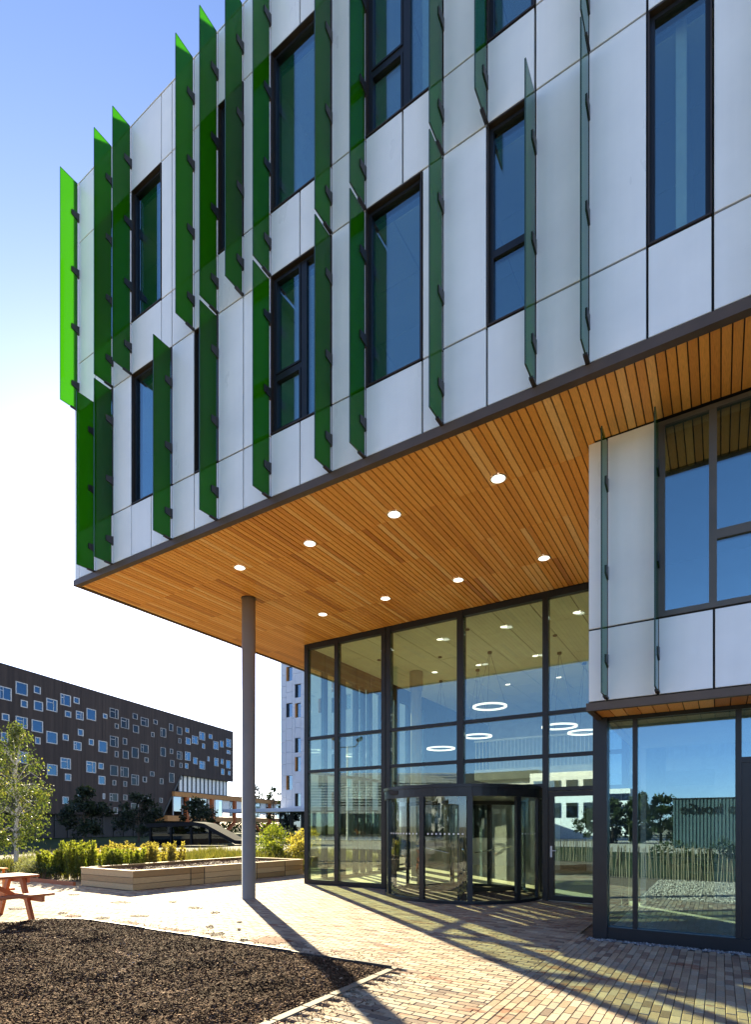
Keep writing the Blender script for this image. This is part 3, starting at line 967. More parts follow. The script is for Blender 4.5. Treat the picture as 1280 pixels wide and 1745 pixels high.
def chip(m, x, y, z, L, W, tone):
    a = random.uniform(0, math.pi); tl = random.gauss(0, .38); rl = random.gauss(0, .5)
    ux = Vector((math.cos(a) * math.cos(tl), math.sin(a) * math.cos(tl), math.sin(tl)))
    uy = Vector((-math.sin(a), math.cos(a), math.tan(rl) * .6)).normalized()
    un = ux.cross(uy)
    c = Vector((x, y, z)); h = W * .3
    k1, k2 = random.uniform(.5, 1), random.uniform(.5, 1)
    P = [c - ux * L - uy * W * k1, c + ux * L - uy * W, c + ux * L * .8 + uy * W * k2, c - ux * L + uy * W]
    m.add([tuple(p) for p in P] + [tuple(p + un * h) for p in P], [(4, 5, 6, 7), (0, 1, 5, 4), (1, 2, 6, 5), (2, 3, 7, 6), (3, 0, 4, 7)], tone)
def segd(x, y, ax, ay, bx_, by_):
    dx, dy = bx_ - ax, by_ - ay
    k = max(0, min(1, ((x - ax) * dx + (y - ay) * dy) / (dx * dx + dy * dy)))
    return math.hypot(x - ax - k * dx, y - ay - k * dy)
# pale dry grass trodden into the bark in a few short lines
STRAW = [(-6.58, 4.23, -5.70, 3.91), (-5.70, 3.91, -6.44, 4.65), (-5.70, 3.91, -5.35, 3.45), (-8.3, 4.4, -7.9, 4.75), (-4.6, 3.3, -4.3, 3.6)]
cnt = 0
while cnt < 120000:
    x, y = random.uniform(-9.76, MU), random.uniform(2.0, MV)
    q = view(x, y)
    cnt += 1
    if q is None or q[0] < -250 or q[1] > 2100 or not in_mulch(x, y): continue
    br = noise.noise(Vector((x * 1.6, y * 1.6, 20))) * .35
    t = min(1, max(0, random.betavariate(1.6, 2.6) + br * .4))
    if min(segd(x, y, *s_) for s_ in STRAW) < .03 + .03 * noise.noise(Vector((x * 9, y * 9, 1))) and random.random() < .7: t = min(1, t + .45)
    if noise.noise(Vector((x * .9, y * 1.1, 31))) > .28: t *= .72
    L = random.uniform(.005, .02)
    chip(m, x, y, mz_(x, y) + random.uniform(.002, .02), L, L * random.uniform(.22, .55), t)
part('bark_mulch', m, 'mulch', None, 'stuff')
# a few loose chips kicked on to the bricks
m = MB()
for k in range(1100):
    if random.random() < .5: x, y = MU + .1 + abs(random.gauss(0, .25)), random.uniform(2.5, MV)
    else: x, y = random.uniform(-8.8, MU), MV + .03 + abs(random.gauss(0, .22))
    chip(m, x, y, .006, random.uniform(.006, .02), random.uniform(.003, .006), random.random() * .8)
part('loose_chips', m, 'mulch', None, 'stuff')

# earth and brick dust trodden on to the bricks
m = MB()
for (x, y, ax, ay, bx_, by_, red) in [(-10.18, 5.52, 0.06, 0.04, 0.13, -0.07, 0), (-9.72, 5.46, 0.09, 0.06, 0.12, -0.07, 1), (-9.08, 5.6, 0.1, 0.06, 0.09, -0.06, 0), (-10.59, 6.94, 0.15, 0.09, 0.13, -0.08, 0), (-8.7, 6.07, 0.13, 0.08, 0.09, -0.06, 0), (-8.23, 5.5, 0.16, 0.1, 0.2, -0.13, 1), (-7.11, 5.49, 0.17, 0.11, 0.13, -0.1, 1), (-9.71, 7.55, 0.06, 0.03, 0.08, -0.06, 0), (-8.66, 7.25, 0.1, 0.06, 0.08, -0.07, 0), (-12.71, 7.15, 0.09, 0.06, 0.11, -0.06, 0), (-11.48, 5.37, 0.14, 0.09, 0.13, -0.06, 0), (-7.87, 7.05, 0.06, 0.04, 0.08, -0.07, 0), (-6.32, 5.68, 0.09, 0.06, 0.07, -0.07, 0), (-6.83, 6.01, 0.05, 0.03, 0.09, -0.08, 0), (-6.22, 5.39, 0.08, 0.05, 0.08, -0.07, 1), (-5.33, 5.75, 0.21, 0.13, 0.14, -0.16, 1), (-5.64, 5.57, 0.04, 0.03, 0.05, -0.04, 0), (-6.74, 6.55, 0.03, 0.02, 0.05, -0.05, 0), (-6.27, 6.09, 0.02, 0.01, 0.04, -0.04, 0)]:
    n = 22
    ring_ = []
    for k in range(n):
        a = 2 * math.pi * k / n
        q = 1 + .75 * noise.noise(Vector((math.cos(a) * 1.6 + x * 3, math.sin(a) * 1.6 + y * 3, 7)))
        ca, sa = math.cos(a) * q, math.sin(a) * q
        ring_.append((x + ax * ca + bx_ * sa, y + ay * ca + by_ * sa, .0045))
    m.add([(x, y, .007)] + ring_, [(0, k + 1, (k + 1) % n + 1) for k in range(n)], .9 if red else .1)
    for k in range(40):
        a = random.uniform(0, 6.28); q = math.sqrt(random.random()) * 1.25
        chip(m, x + (ax * math.cos(a) + bx_ * math.sin(a)) * q, y + (ay * math.cos(a) + by_ * math.sin(a)) * q, .006, random.uniform(.006, .018), random.uniform(.003, .008), .9 if red else random.uniform(0, .4))
part('dirt_patches', m, 'dirt', None, 'stuff')
m = MB()
for k in range(160):
    x, y = random.uniform(-9.5, -2), random.uniform(3.4, 10.5)
    if in_mulch(x, y): continue
    a = random.uniform(0, 6.28); L = random.uniform(.015, .03)
    d = Vector((math.cos(a), math.sin(a), random.uniform(.05, .3))); s_ = Vector((-d.y, d.x, random.uniform(-.3, .3))) * L * .4
    c0 = Vector((x, y, .006)); m.add([tuple(c0), tuple(c0 + d * L * .5 + s_), tuple(c0 + d * L), tuple(c0 + d * L * .5 - s_)], [(0, 1, 2, 3)], random.random())
part('fallen_leaves', m, 'leaf_yellow', None, 'stuff')

# garden soil behind
part('garden_soil', MB().add([(-40, 8.3, -.03), (-14.4, 8.3, -.03), (-14.4, 14.2, -.03), (-11.6, 14.2, -.03), (-11.6, 40, -.03), (-40, 40, -.03)], [(0, 1, 2, 3, 4, 5)]), 'soil')['kind'] = 'structure'

part('lawn', MB().add([(-110, 14.3, -.045), (-11.7, 14.3, -.045), (-11.7, 130, -.045), (-110, 130, -.045)], [(0, 1, 2, 3)]).add([(-110, 8.3, -.046), (-40, 8.3, -.046), (-40, 14.3, -.046), (-110, 14.3, -.046)], [(0, 1, 2, 3)]), 'lawn')['kind'] = 'structure'
part('verge', MB().add([(-12, -20, -.02), (8, -20, -.02), (8, -2.2, -.016), (-12, -2.2, -.016)], [(0, 1, 2, 3)]), 'lawn')['kind'] = 'structure'
# ------------------------------------------------------------------ raised planter
pl = thing('raised_planter', 'long raised planter of pale timber boards filled with brown wood chips', 'planter', (-13.2, 11.2, 0))
def pe(y): return PUX + (y - PVY) * .09          # right-hand face of the planter
Y1P = 14.2
ph = .155
cuts = [PVY + .0, PVY + 1.62, PVY + 2.05, PVY + 3.9, PVY + 5.05, Y1P]
for k in range(3):
    z0, z1 = k * ph + .011, (k + 1) * ph
    part('board', MB().box(-14.45, PUX - .003, PVY, PVY + .05, z0, z1, random.random()), 'wood_planter', pl)
    for a, b in zip(cuts[:-1], cuts[1:]):
        b2 = b - .006
        q = [(pe(a) - .05, a + (.05 if a == cuts[0] else 0)), (pe(a) + random.uniform(0, .004), a + .001), (pe(b2), b2), (pe(b2) - .05, b2)]
        part('board', MB().prism(q, z0, z1, tone=random.random()), 'wood_planter', pl)
    part('board', MB().box(-14.45, -14.4, PVY + .05, Y1P, z0, z1, random.random()), 'wood_planter', pl)
    part('board', MB().box(-14.4, pe(Y1P) - .05, Y1P - .05, Y1P, z0, z1, random.random()), 'wood_planter', pl)
for a in cuts[1:-1]:
    part('post', MB().box(pe(a) - .10, pe(a) - .045, a - .04, a + .04, 0, .45), 'wood_planter', pl)
    part('joint_cover', MB().box(pe(a) - .01, pe(a) + .006, a - .012, a + .008, .004, .462), 'frame_dark', pl)
zt = 3 * ph
part('top_rim', MB().prism([(-14.47, PVY - .015), (PUX + .015, PVY - .015), (PUX - .08, PVY + .09), (-14.47, PVY + .09)], zt + .001, zt + .03, tone=.9), 'wood_planter', pl)
part('top_rim', MB().prism([(PUX + .016, PVY - .012), (pe(Y1P) + .015, Y1P), (pe(Y1P) - .085, Y1P), (PUX - .078, PVY + .092)], zt + .001, zt + .031, tone=.8), 'wood_planter', pl)
part('top_rim', MB().box(-14.47, -14.37, PVY + .091, Y1P, zt + .001, zt + .03, .7), 'wood_planter', pl)
part('top_rim', MB().box(-14.36, pe(Y1P) - .087, Y1P - .1, Y1P, zt + .001, zt + .03, .7), 'wood_planter', pl)
m = MB()
m.add([(-14.4, PVY + .05, .38), (PUX - .05, PVY + .05, .38), (pe(Y1P) - .05, Y1P - .05, .40), (-14.4, Y1P - .05, .40)], [(0, 1, 2, 3)], .2)
for k in range(9000):
    y = random.uniform(PVY + .07, Y1P - .07); x = random.uniform(-14.38, pe(y) - .07)
    chip(m, x, y, .39 + random.uniform(0, .03) + .03 * noise.noise(Vector((x, y, 1))), random.uniform(.012, .03), .01, random.random())
part('wood_chips', m, 'soil_chips', pl, 'stuff')
# low timber edge of the garden beside the planter
ed = thing('timber_edging', 'low timber edging board running left from the raised planter along the garden', 'edging', (-18, 8.26, 0))
for k in range(4):
    part('board', MB().box(-14.6 - (k + 1) * 2.4 + .006, -14.6 - k * 2.4, 8.2, 8.27, -.02, .10, random.random()), 'wood_table', ed)

# ------------------------------------------------------------------ picnic table
tx, ty = -10.44, 5.07            # middle of the end that shows
pt = thing('picnic_table', 'reddish brown timber picnic table with attached benches beside the mulch bed', 'picnic table', (tx, ty - .8, 0))
for k in range(5):
    x0 = tx - .365 + k * .147
    part('top_board', MB().box(x0, x0 + .14, ty - 1.75, ty + .0, .71, .75, random.random()), 'wood_table', pt)
for sx in (-1, 1):
    for k in range(2):
        x0 = tx + sx * (.60 + k * .15) - .07
        part('seat_board', MB().box(x0, x0 + .14, ty - 1.75, ty + .02, .42, .46, random.random()), 'wood_table', pt)
for yy in (ty - .22, ty - 1.5):
    for sx in (-1, 1):
        part('leg', MB().bar((tx + sx * .22, yy, .71), (tx + sx * .56, yy, -.0), .055, .10), 'wood_table', pt)
    part('seat_beam', MB().box(tx - .82, tx + .82, yy + .03, yy + .075, .325, .42), 'wood_table', pt)
    part('top_beam', MB().box(tx - .34, tx + .34, yy + .03, yy + .075, .62, .709), 'wood_table', pt)
part('brace', MB().bar((tx, ty - .26, .40), (tx, ty - .75, .69), .05, .08), 'wood_table', pt)
part('brace', MB().bar((tx, ty - 1.46, .40), (tx, ty - 1.0, .69), .05, .08), 'wood_table', pt)

# orange garden chair
oc = thing('garden_chair', 'orange sloping garden chair behind the picnic table at the edge of the planting', 'chair', (-14.6, 6.5, 0))
def lean(a, b, w, mat, name):
    part(name, MB().bar(a, b, w, .025), mat, oc)
bx, by = -15.05, 6.25
for k in range(5):
    off = (k - 2) * .12
    lean((bx - .15, by + off, .28), (bx - .62, by + off, 1.02 - abs(k - 2) * .03), .105, 'orange_plastic', 'back_slat')
for k in range(4):
    lean((bx - .12 + k * .125, by - .3, .30 + k * .03), (bx - .12 + k * .125, by + .3, .30 + k * .03), .11, 'orange_plastic', 'seat_slat')
for sy in (-.33, .33):
    lean((bx + .32, by + sy, 0), (bx + .32, by + sy, .55), .09, 'orange_plastic', 'leg')
    lean((bx + .38, by + sy, .38), (bx - .65, by + sy, .02), .09, 'orange_plastic', 'leg')
    part('armrest', MB().box(bx - .42, bx + .42, by + sy - .06, by + sy + .06, .552, .575), 'orange_plastic', oc)

# ------------------------------------------------------------------ plants
def leafq(m, c, d, L, W, tone):
    """one leaf: a bent blade of two quads along d"""
    d = d.normalized()
    s_ = d.cross(Vector((random.gauss(0, 1), random.gauss(0, 1), random.gauss(0, 1))))
    if s_.length < 1e-3: s_ = d.orthogonal()
    s_ = s_.normalized() * W
    n = s_.cross(d).normalized()
    b = c + d * L * .5 + n * L * .08
    e = c + d * L
    m.add([tuple(c), tuple(b + s_), tuple(e), tuple(b - s_)], [(0, 1, 2, 3)], tone)
def rv3(): return Vector((random.gauss(0, 1), random.gauss(0, 1), random.gauss(0, 1))).normalized()

def spike_bush(x, y, h, n, label, mat='leaf_green', group='upright spiky plants in the garden bed', spread=.35, cat='plant'):
    t = thing('spiky_plant', label, cat, (x, y, 0), group)
    st, lv = MB(), MB()
    for k in range(n):
        a = random.uniform(0, 6.28); r = spread * math.sqrt(random.random())
        bx_, by_ = x + r * math.cos(a), y + r * math.sin(a)
        hh = h * random.uniform(.62, 1.0)
        lean_ = Vector((math.cos(a) * .12, math.sin(a) * .12, 1))
        top = Vector((bx_, by_, 0)) + lean_ * hh
        st.tube([(bx_, by_, -.03), tuple(top)], [.008, .004], 4)
        for q in range(int(80 * hh + 40)):
            f = random.uniform(.12, 1) ** .8
            p = Vector((bx_, by_, 0)).lerp(top, f)
            d = rv3(); d.z = abs(d.z) * .6 + .45
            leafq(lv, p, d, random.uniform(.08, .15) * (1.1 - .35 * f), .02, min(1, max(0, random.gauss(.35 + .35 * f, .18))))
    part('stem', st, 'bark_brown', t)
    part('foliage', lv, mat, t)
def mound(x, y, h, r, n, label, mat, group, L=.09, name='shrub', cat='shrub'):
    t = thing(name, label, cat, (x, y, 0), group)
    st, lv = MB(), MB()
    cl = []
    for k in range(14):
        d = rv3(); d.z = abs(d.z)
        c = Vector((x, y, h * .35)) + Vector((d.x * r * .8, d.y * r * .8, d.z * h * .55))
        cl.append((c, random.uniform(.16, .34) * max(r, h) * .9, random.uniform(-.18, .18)))
        st.tube([(x + d.x * .05, y + d.y * .05, -.03), tuple(c)], [.012, .004], 4)
    for k in range(n):
        c, s_, tt = random.choice(cl)
        d = rv3()
        p = c + d * s_ * random.random() ** .4
        if p.z < 0: p.z = abs(p.z) * .3
        dd = (d + Vector((0, 0, .5)))
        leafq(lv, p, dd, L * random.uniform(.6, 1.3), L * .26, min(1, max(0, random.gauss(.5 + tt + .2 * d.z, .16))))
    part('stem', st, 'bark_brown', t)
    part('foliage', lv, mat, t)
spots = [(-17.9, 9.3, .72, 'behind the picnic table, left end of the row'), (-17.2, 9.0, .88, 'shorter second clump of the row'), (-16.6, 9.3, 1.12, 'tallest clump, in the middle of the row'), (-16.0, 9.2, 1.14, 'tall clump right of the middle of the row'), (-15.45, 9.6, .98, 'clump just left of the planter corner'), (-15.0, 10.2, .9, 'last clump, beside the planter')]
for x, y, h, w in spots:
    spike_bush(x, y, h, 22, 'upright bright green leafy plant, ' + w)
ys = [(-17.0, 10.7, 1.0, 'nearest the spiky green plants'), (-16.4, 11.2, 1.08, 'in the middle of its row'), (-15.7, 11.8, 1.05, 'at the right end of its row')]
for x, y, h, w in ys:
    spike_bush(x, y, h, 40, 'yellow feathery tall plant behind the planter corner, ' + w, 'leaf_yellow', 'yellow feathery plants behind the planter', .75)
mound(-18.6, 9.0, .75, .45, 650, 'pale grey-green mounded shrub behind the picnic table, left of its pair', 'leaf_pale', 'pale shrubs behind the picnic table', .06)
mound(-17.4, 8.7, .62, .42, 650, 'pale grey-green mounded shrub behind the picnic table, right of its pair', 'leaf_pale', 'pale shrubs behind the picnic table', .06)
mound(-16.7, 8.55, .42, .5, 500, 'low dark green shrub under the spiky plants', 'leaf_mid', None, .07)
for x, y, h, r, w, mt in [(-15.9, 17.2, 1.5, .8, 'beside the round column', 'leaf_green'), (-14.9, 16.2, .95, .8, 'low one in front', 'leaf_green'), (-14.2, 17.4, 1.35, .7, 'touching the lobby corner', 'leaf_yellow'), (-17.6, 19.5, 1.55, .8, 'farthest back', 'leaf_mid'), (-13.3, 16.2, 1.0, .6, 'seen through the lobby corner', 'leaf_yellow')]:
    mound(x, y, h, r, 1500, 'bushy yellow-green shrub behind the planter end, ' + w, mt, 'shrubs behind the planter end', .10)
# ground cover behind the planter
m = MB()
for k in range(17000):
    y = random.uniform(14.5, 19.5) if random.random() < .3 else random.uniform(9, 20)
    x = random.uniform(-26, -14.7) if y < 14.3 else random.uniform(-22, -11.8)
    hh = (.24 + .16 * noise.noise(Vector((x * .6, y * .6, 2)))) * (1.5 if y > 12 else 1)
    d = Vector((random.gauss(0, .35), random.gauss(0, .35), 1))
    leafq(m, Vector((x, y, -.03)), d, max(.08, hh * random.uniform(.7, 1.9)), .018, min(1, max(0, random.gauss(.55, .2))))
part('ground_cover', m, 'leaf_grass', None, 'stuff')

# ------------------------------------------------------------------ trees
def tree(name, label, x, y, h, rad, trunk_h, mat, bark, nleaf, L, group=None, base_r=.10, droop=.0, clumps=40, cz=.6):
    t = thing(name, label, 'tree', (x, y, 0), group)
    tr = MB()
    pts = [(x + .05 * math.sin(k * 1.3) * k / 3, y + .05 * math.cos(k * 1.7) * k / 3, -.05 + h * .93 * k / 8) for k in range(9)]
    tr.tube(pts, [base_r * (1 - .9 * k / 8) + .006 for k in range(9)], 8)
    cl = []
    br = MB()
    for k in range(clumps):
        f = random.uniform(trunk_h / h, 1.0)
        a = random.uniform(0, 6.28)
        prof = math.sin(math.pi * min(1, max(0.08, (f - trunk_h / h) / (1 - trunk_h / h) * .86 + .14))) ** .7
        r = rad * prof * random.uniform(.35, 1.0)
        p0 = Vector(pts[min(8, int(f * .93 * 8))])
        c = Vector((x + r * math.cos(a), y + r * math.sin(a), h * f + r * (.15 - droop)))
        if c.z > h: c.z = h
        mid = p0.lerp(c, .5) + Vector((0, 0, .12 * r + droop * .4 * r))
        br.tube([tuple(p0), tuple(mid), tuple(c)], [base_r * .28 * (1.1 - f), base_r * .16, .006], 5, cap=False)
        cl.append((c, rad * random.uniform(.16, .36), random.uniform(-.2, .2)))
    part('trunk', tr, bark, t)
    part('branches', br, bark, t)
    lv = MB()
    for k in range(nleaf):
        c, s_, tt = random.choice(cl)
        d = rv3()
        o = d * s_ * random.random() ** .5
        o.z *= .75
        p = c + o - Vector((0, 0, droop * abs(random.gauss(0, 1)) * s_ * 1.6))
        dd = rv3() + Vector((0, 0, -droop * 1.5))
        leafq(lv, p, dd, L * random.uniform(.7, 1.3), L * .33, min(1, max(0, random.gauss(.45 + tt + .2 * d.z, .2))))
    part('crown', lv, mat, t)
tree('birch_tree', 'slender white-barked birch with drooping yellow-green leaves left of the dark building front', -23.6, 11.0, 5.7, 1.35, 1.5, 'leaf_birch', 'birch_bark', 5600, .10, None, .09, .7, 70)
# ------------------------------------------------------------------ far dark building
def frame_at(o, ax, ay):
    return Matrix(((ax[0], ay[0], 0, o[0]), (ax[1], ay[1], 0, o[1]), (0, 0, 1, 0), (0, 0, 0, 1)))
P0 = (-69.47, 30.68); DD = Vector((-.249, .9685)).normalized(); NN = Vector((-DD.y, DD.x))   # local x along the front, local y into the building
XF = frame_at(P0, DD, NN)
def far(name, parent, mat, mb, kind=None): return part(name, mb, mat, parent, kind)
db = thing('dark_building', 'dark brown clad block with scattered square windows in white frames', 'building', (-72, 45, 0))
wins = [[-0.19,1.33,15.99,17.48],[1.85,3.39,17.04,18.5],[4.25,5.17,17.67,18.55],[2.51,3.39,15.62,16.47],[4.25,5.49,15.61,16.77],[5.98,7.57,15.94,17.46],[8.05,9.63,17.05,18.49],[10.09,11.02,17.68,18.49],[0.15,1.05,13.63,14.42],[1.85,3.39,13.13,14.45],[3.94,5.49,12.97,14.42],[4.42,5.13,11.53,12.37],[8.74,9.68,15.64,16.42],[5.98,7.57,11.88,13.36],[8.39,9.28,12.57,13.39],[10.09,11.34,11.55,12.69],[2.1,3.39,8.99,10.36],[0.04,0.89,11.16,12.28],[10.47,11.68,15.64,16.77],[12.21,13.81,15.94,17.46],[10.78,11.68,13.54,14.42],[12.59,13.42,12.53,13.37],[14.26,15.82,11.82,13.4],[12.16,13.81,8.79,10.33],[14.26,15.18,9.45,10.3],[14.26,15.47,7.32,8.52],[16.3,17.94,16.96,18.34],[15.06,15.82,16.62,17.28],[17.27,18.01,15.58,16.28],[18.44,20.05,15.87,17.38],[20.84,21.85,17.63,18.45],[20.9,22.12,15.58,16.73],[22.53,24.22,16.91,18.19],[16.36,17.94,12.88,14.39],[18.82,19.66,13.49,14.45],[17.27,17.94,11.44,12.33],[18.82,19.98,11.44,12.62],[20.64,22.05,11.78,13.34],[22.53,24.22,12.82,14.08],[23.37,24.22,11.38,12.13],[16.42,17.88,8.74,10.21],[18.38,19.98,8.73,10.18],[16.84,17.51,7.37,8.1],[18.95,19.66,7.33,8.13],[20.57,22.12,7.69,9.26],[22.95,23.87,8.31,9.13],[10.73,11.62,5.34,6.23],[16.3,17.88,5.08,6.2],[25.39,26.3,17.63,18.33],[24.86,25.57,15.53,16.28],[27.03,28.35,15.89,17.32],[29.12,30.1,17.19,18.37],[31.1,32.43,16.91,18.2],[31.51,32.22,15.49,16.31],[33.37,34.34,17.61,18.39],[33.48,34.77,15.58,16.74],[35.21,36.88,15.95,17.34],[37.34,38.96,16.94,18.37],[40.16,41.26,17.56,18.4],[38.14,38.96,15.46,16.4],[41.63,43.27,15.81,17.33],[43.78,44.96,16.48,17.72],[45.89,47.52,16.82,18.41],[46.02,47.38,15.51,16.24],[27.03,28.26,12.78,14.2],[29.31,30.1,13.45,14.25],[31.1,32.43,12.75,14.1],[29.41,30.4,11.35,12.41],[31.81,32.53,11.37,12.22],[33.27,34.77,12.81,14.31],[35.54,36.77,12.41,13.58],[37.34,38.96,11.73,13.17],[33.27,34.12,11.39,12.31],[39.8,40.4,13.37,14.22],[41.88,43.27,12.73,14.25],[44.04,44.96,13.27,14.29],[45.89,47.38,12.69,14.27],[44.17,45.22,11.29,12.45],[46.56,47.38,11.4,12.24],[24.6,25.57,9.33,10.1],[23.04,23.81,8.27,9.11],[26.85,27.69,8.25,9.19],[29.12,30.4,8.7,10.27],[8.05,9.63,8.9,10.31],[8.74,9.69,7.4,8.32],[6.08,7.57,7.89,9.28],[8.35,9.29,4.38,5.33],[10.24,11.35,3.51,4.5],[15.04,15.44,5.32,6.11],[18.93,19.7,5.33,6.14],[18.8,19.88,3.44,4.54],[20.48,22.09,3.58,4.98],[22.65,24.2,5.23,6.14],[26.8,27.53,5.26,6.05],[17.06,17.85,3.3,4.21]]
wm = MB(XF)
# the front wall as horizontal strips of boards with slightly uneven depth; the cut lower corner is left open
for k in range(-24, 81):
    s0 = k * .6; s1 = s0 + .59
    if s0 > 48.3: break
    zlo = 3.1
    if s0 >= 32.3: zlo = 10.2
    elif s0 >= 27.4: zlo = 3.1 + (s0 - 27.4) / 4.9 * 7.0
    wm.box(s0, min(s1, 48.42), -.01 - .012 * random.random(), .35, zlo, 20.0)
far('cladding_board', db, 'cladding_dark', wm, 'stuff')
far('wall', db, 'cladding_dark', MB(XF).box(-14.4, 48.4, .36, 14, 10.25, 19.9).box(-14.4, 27.3, .37, 14, 3.1, 10.24).box(-14.4, 48.4, 3.2, 14, 0, 10.2))
far('roof_edge', db, 'frame_dark', MB(XF).box(-14.5, 48.5, -.08, 14.1, 20.0, 20.12))
far('ground_storey', db, 'backing_black', MB(XF).box(-14.4, 27, .9, 1.0, 0, 3.1))
m = MB(XF)
for k in range(-14, 28, 2): m.box(k, k + .12, .78, .9, 0, 3.1)
far('shopfront_mullion', db, 'frame_dark', m, 'stuff')
for q, (s0, s1, z0, z1) in enumerate(wins):
    fw_ = .10 if s0 < 16 else .07
    w = far('window', db, 'window_white' if s0 < 16 or s0 > 33 else 'window_grey', MB(XF).box(s0, s0 + fw_, -.10, .02, z0, z1).box(s1 - .14, s1, -.10, .02, z0, z1).box(s0 + fw_, s1 - .14, -.10, .02, z0, z0 + fw_).box(s0 + fw_, s1 - .14, -.10, .02, z1 - fw_, z1))
    far('glass_pane', w, 'glass_sky_tint' if s0 < 16 else ('glass_sky_tint' if s0 > 33 else 'glass_dark'), MB(XF).box(s0 + .10, s1 - .14, -.06, -.03, z0 + .10, z1 - .10))  # panes coloured by position: sky reflection painted blue at the ends, dim glass between
    far('room_back', w, 'cladding_dark' if s0 < 33 else 'blind_white', MB(XF).box(s0 + .1, s1 - .14, -.028, -.022, z0 + .1, z1 - .1 - (0 if s0 < 33 else random.choice((0, .35)) * (z1 - z0))))
    if (s1 - s0) > 1.2 and q % 3 != 1:
        mx = s0 + (s1 - s0) * random.choice((.3, .62))
        far('casement', w, 'window_white' if s0 < 16 or s0 > 33 else 'window_grey', MB(XF).box(mx, mx + .07, -.085, -.061, z0 + .10, z1 - .10).box(s0 + .1, mx, -.084, -.061, z1 - .5, z1 - .43))
# glazed storey under the cut corner
m = MB(XF)
for k in range(13):
    s = 32.6 + k * 1.22
    m.box(s, s + .14, .6, .8, 7.4, 10.2)
far('gallery_mullion', db, 'window_white', m, 'stuff')
for k in range(12):
    s = 32.74 + k * 1.22
    far('gallery_pane', db, 'blind_white', MB(XF).box(s, s + .74, .68, .72, 7.4, 10.2))
    far('gallery_pane', db, 'glass_dark', MB(XF).box(s + .75, s + 1.08, .69, .72, 7.4, 10.2))
far('corner_reveal', db, 'frame_dark', MB(XF).prism([(27.35, 3.1), (27.75, 3.1), (32.5, 10.15), (32.1, 10.15)], -.09, .6, 'y'))
# ------------------------------------------------------------------ footbridge
br = thing('covered_footbridge', 'covered footbridge with pale timber beams and rust-orange posts joining the dark building', 'bridge', (-83, 85, 0))
far('top_beam', br, 'beam_timber', MB(XF).box(29.9, 92, -.55, 3.0, 6.45, 7.25))
far('roof_edge', br, 'frame_dark', MB(XF).box(29.9, 92, -.62, 3.05, 7.26, 7.36))
far('bottom_beam', br, 'beam_timber', MB(XF).box(28.2, 92, -.5, 3.0, 2.35, 3.25))
m = MB(XF)
for k in range(26):
    m.box(30 + k * 2.4, 30.12 + k * 2.4, -.2, -.05, 3.3, 6.44)
far('mullion', br, 'window_white', m)
for k in range(26):
    far('glass_pane', br, 'blind_white' if k % 2 == 0 and k > 1 else 'glass_far', MB(XF).box(30.13 + k * 2.4, 32.39 + k * 2.4, -.15, -.12, 4.0 if k % 2 == 0 else 3.3, 6.44))
for s in (33.2, 40.5, 48.1, 55.2, 62.4, 70.0):
    far('post', br, 'beam_orange', MB(XF).box(s - .35, s + .35, -.75, -.25, 2.2, 6.44))
for a, b in ((40.5, 44.1), (48.1, 44.5), (55.2, 59.0), (62.4, 59.0), (33.2, 30.0)):
    far('strut', br, 'beam_orange', MB(XF).bar((a, -.5, 2.25), (b, -.5, -.1), .5, .5))
# ------------------------------------------------------------------ sloping grey shelter before the dark building
sh = thing('entrance_shelter', 'low dark grey shelter with a sloping roof before the dark building', 'shelter', (-37, 30, 0))
A, B = Vector((-39.6, 28.3)), Vector((-32.6, 32.8)); dx = (B - A).normalized(); nx_ = Vector((-dx.y, dx.x)); XS = frame_at(A, dx, nx_); LS = (B - A).length
prof = [(0, 1.45), (LS * .45, 1.6), (LS * .56, 1.45), (LS * .86, .1), (LS * 1.0, .05)]
m = MB(XS)
for (a, za), (b, zb) in zip(prof[:-1], prof[1:]):
    m.prism([(a, za - .0), (b, zb - .0), (b, zb + .32), (a, za + .32)], -.1, 3.4, 'y')
far('roof', sh, 'ramp_grey', m)
far('side_glass', sh, 'glass_dark', MB(XS).prism([(0.1, 0), (LS * .86, 0), (LS * .56, 1.44), (LS * .45, 1.58), (.1, 1.44)], .2, .24, 'y'))
for k in (0.02, .22, .42, .6):
    far('post', sh, 'ramp_grey', MB(XS).box(LS * k, LS * k + .12, .02, .18, 0, 1.45))
# ------------------------------------------------------------------ pale tower
tw = thing('pale_tower', 'pale grey panel-clad tower with narrow dark windows behind the lobby corner', 'building', (-33, 50, 0))
twins = []
zrow = [(3.64, 5.0), (7.33, 8.83), (9.31, 10.83), (13.0, 14.5), (15.1, 16.5), (18.8, 20.3), (20.9, 22.3)]
for xx in (-38.11, -33.3, -30.4): 
    for z0, z1 in zrow: twins.append((xx, xx + .78, z0, z1))
for xx in (-39.33, -35.0, -31.8):
    for z0, z1 in ((5.42, 6.94), (13.15, 14.62), (17.0, 18.5)): twins.append((xx, xx + .84, z0, z1))
# split the front into bays so that each window is a real opening
xs = sorted(set([-40.1, -24.0] + [w[0] for w in twins] + [w[1] for w in twins]))
m = MB()
for a, b in zip(xs[:-1], xs[1:]):
    zz = [3.4]
    for w in sorted([w for w in twins if w[0] <= a + .01 and b - .01 <= w[1]], key=lambda w: w[2]): zz += [w[2], w[3]]
    zz.append(26)
    for q in range(0, len(zz), 2):
        z = zz[q]
        n = max(1, round((zz[q + 1] - z) / 1.2)); st = (zz[q + 1] - z) / n
        nx2 = max(1, round((b - a) / 1.5)); sx = (b - a) / nx2
        for i in range(n):
            for j in range(nx2):
                m.box(a + j * sx + .012, a + (j + 1) * sx - .012, 45.0, 45.2, z + i * st + .012, z + (i + 1) * st - .012)
part('facade_panel', m, 'tower_panel', tw, 'stuff')
box('core', (-40.05, -24.05, 45.62, 58, 0, 25.9), 'grey_plinth', tw)
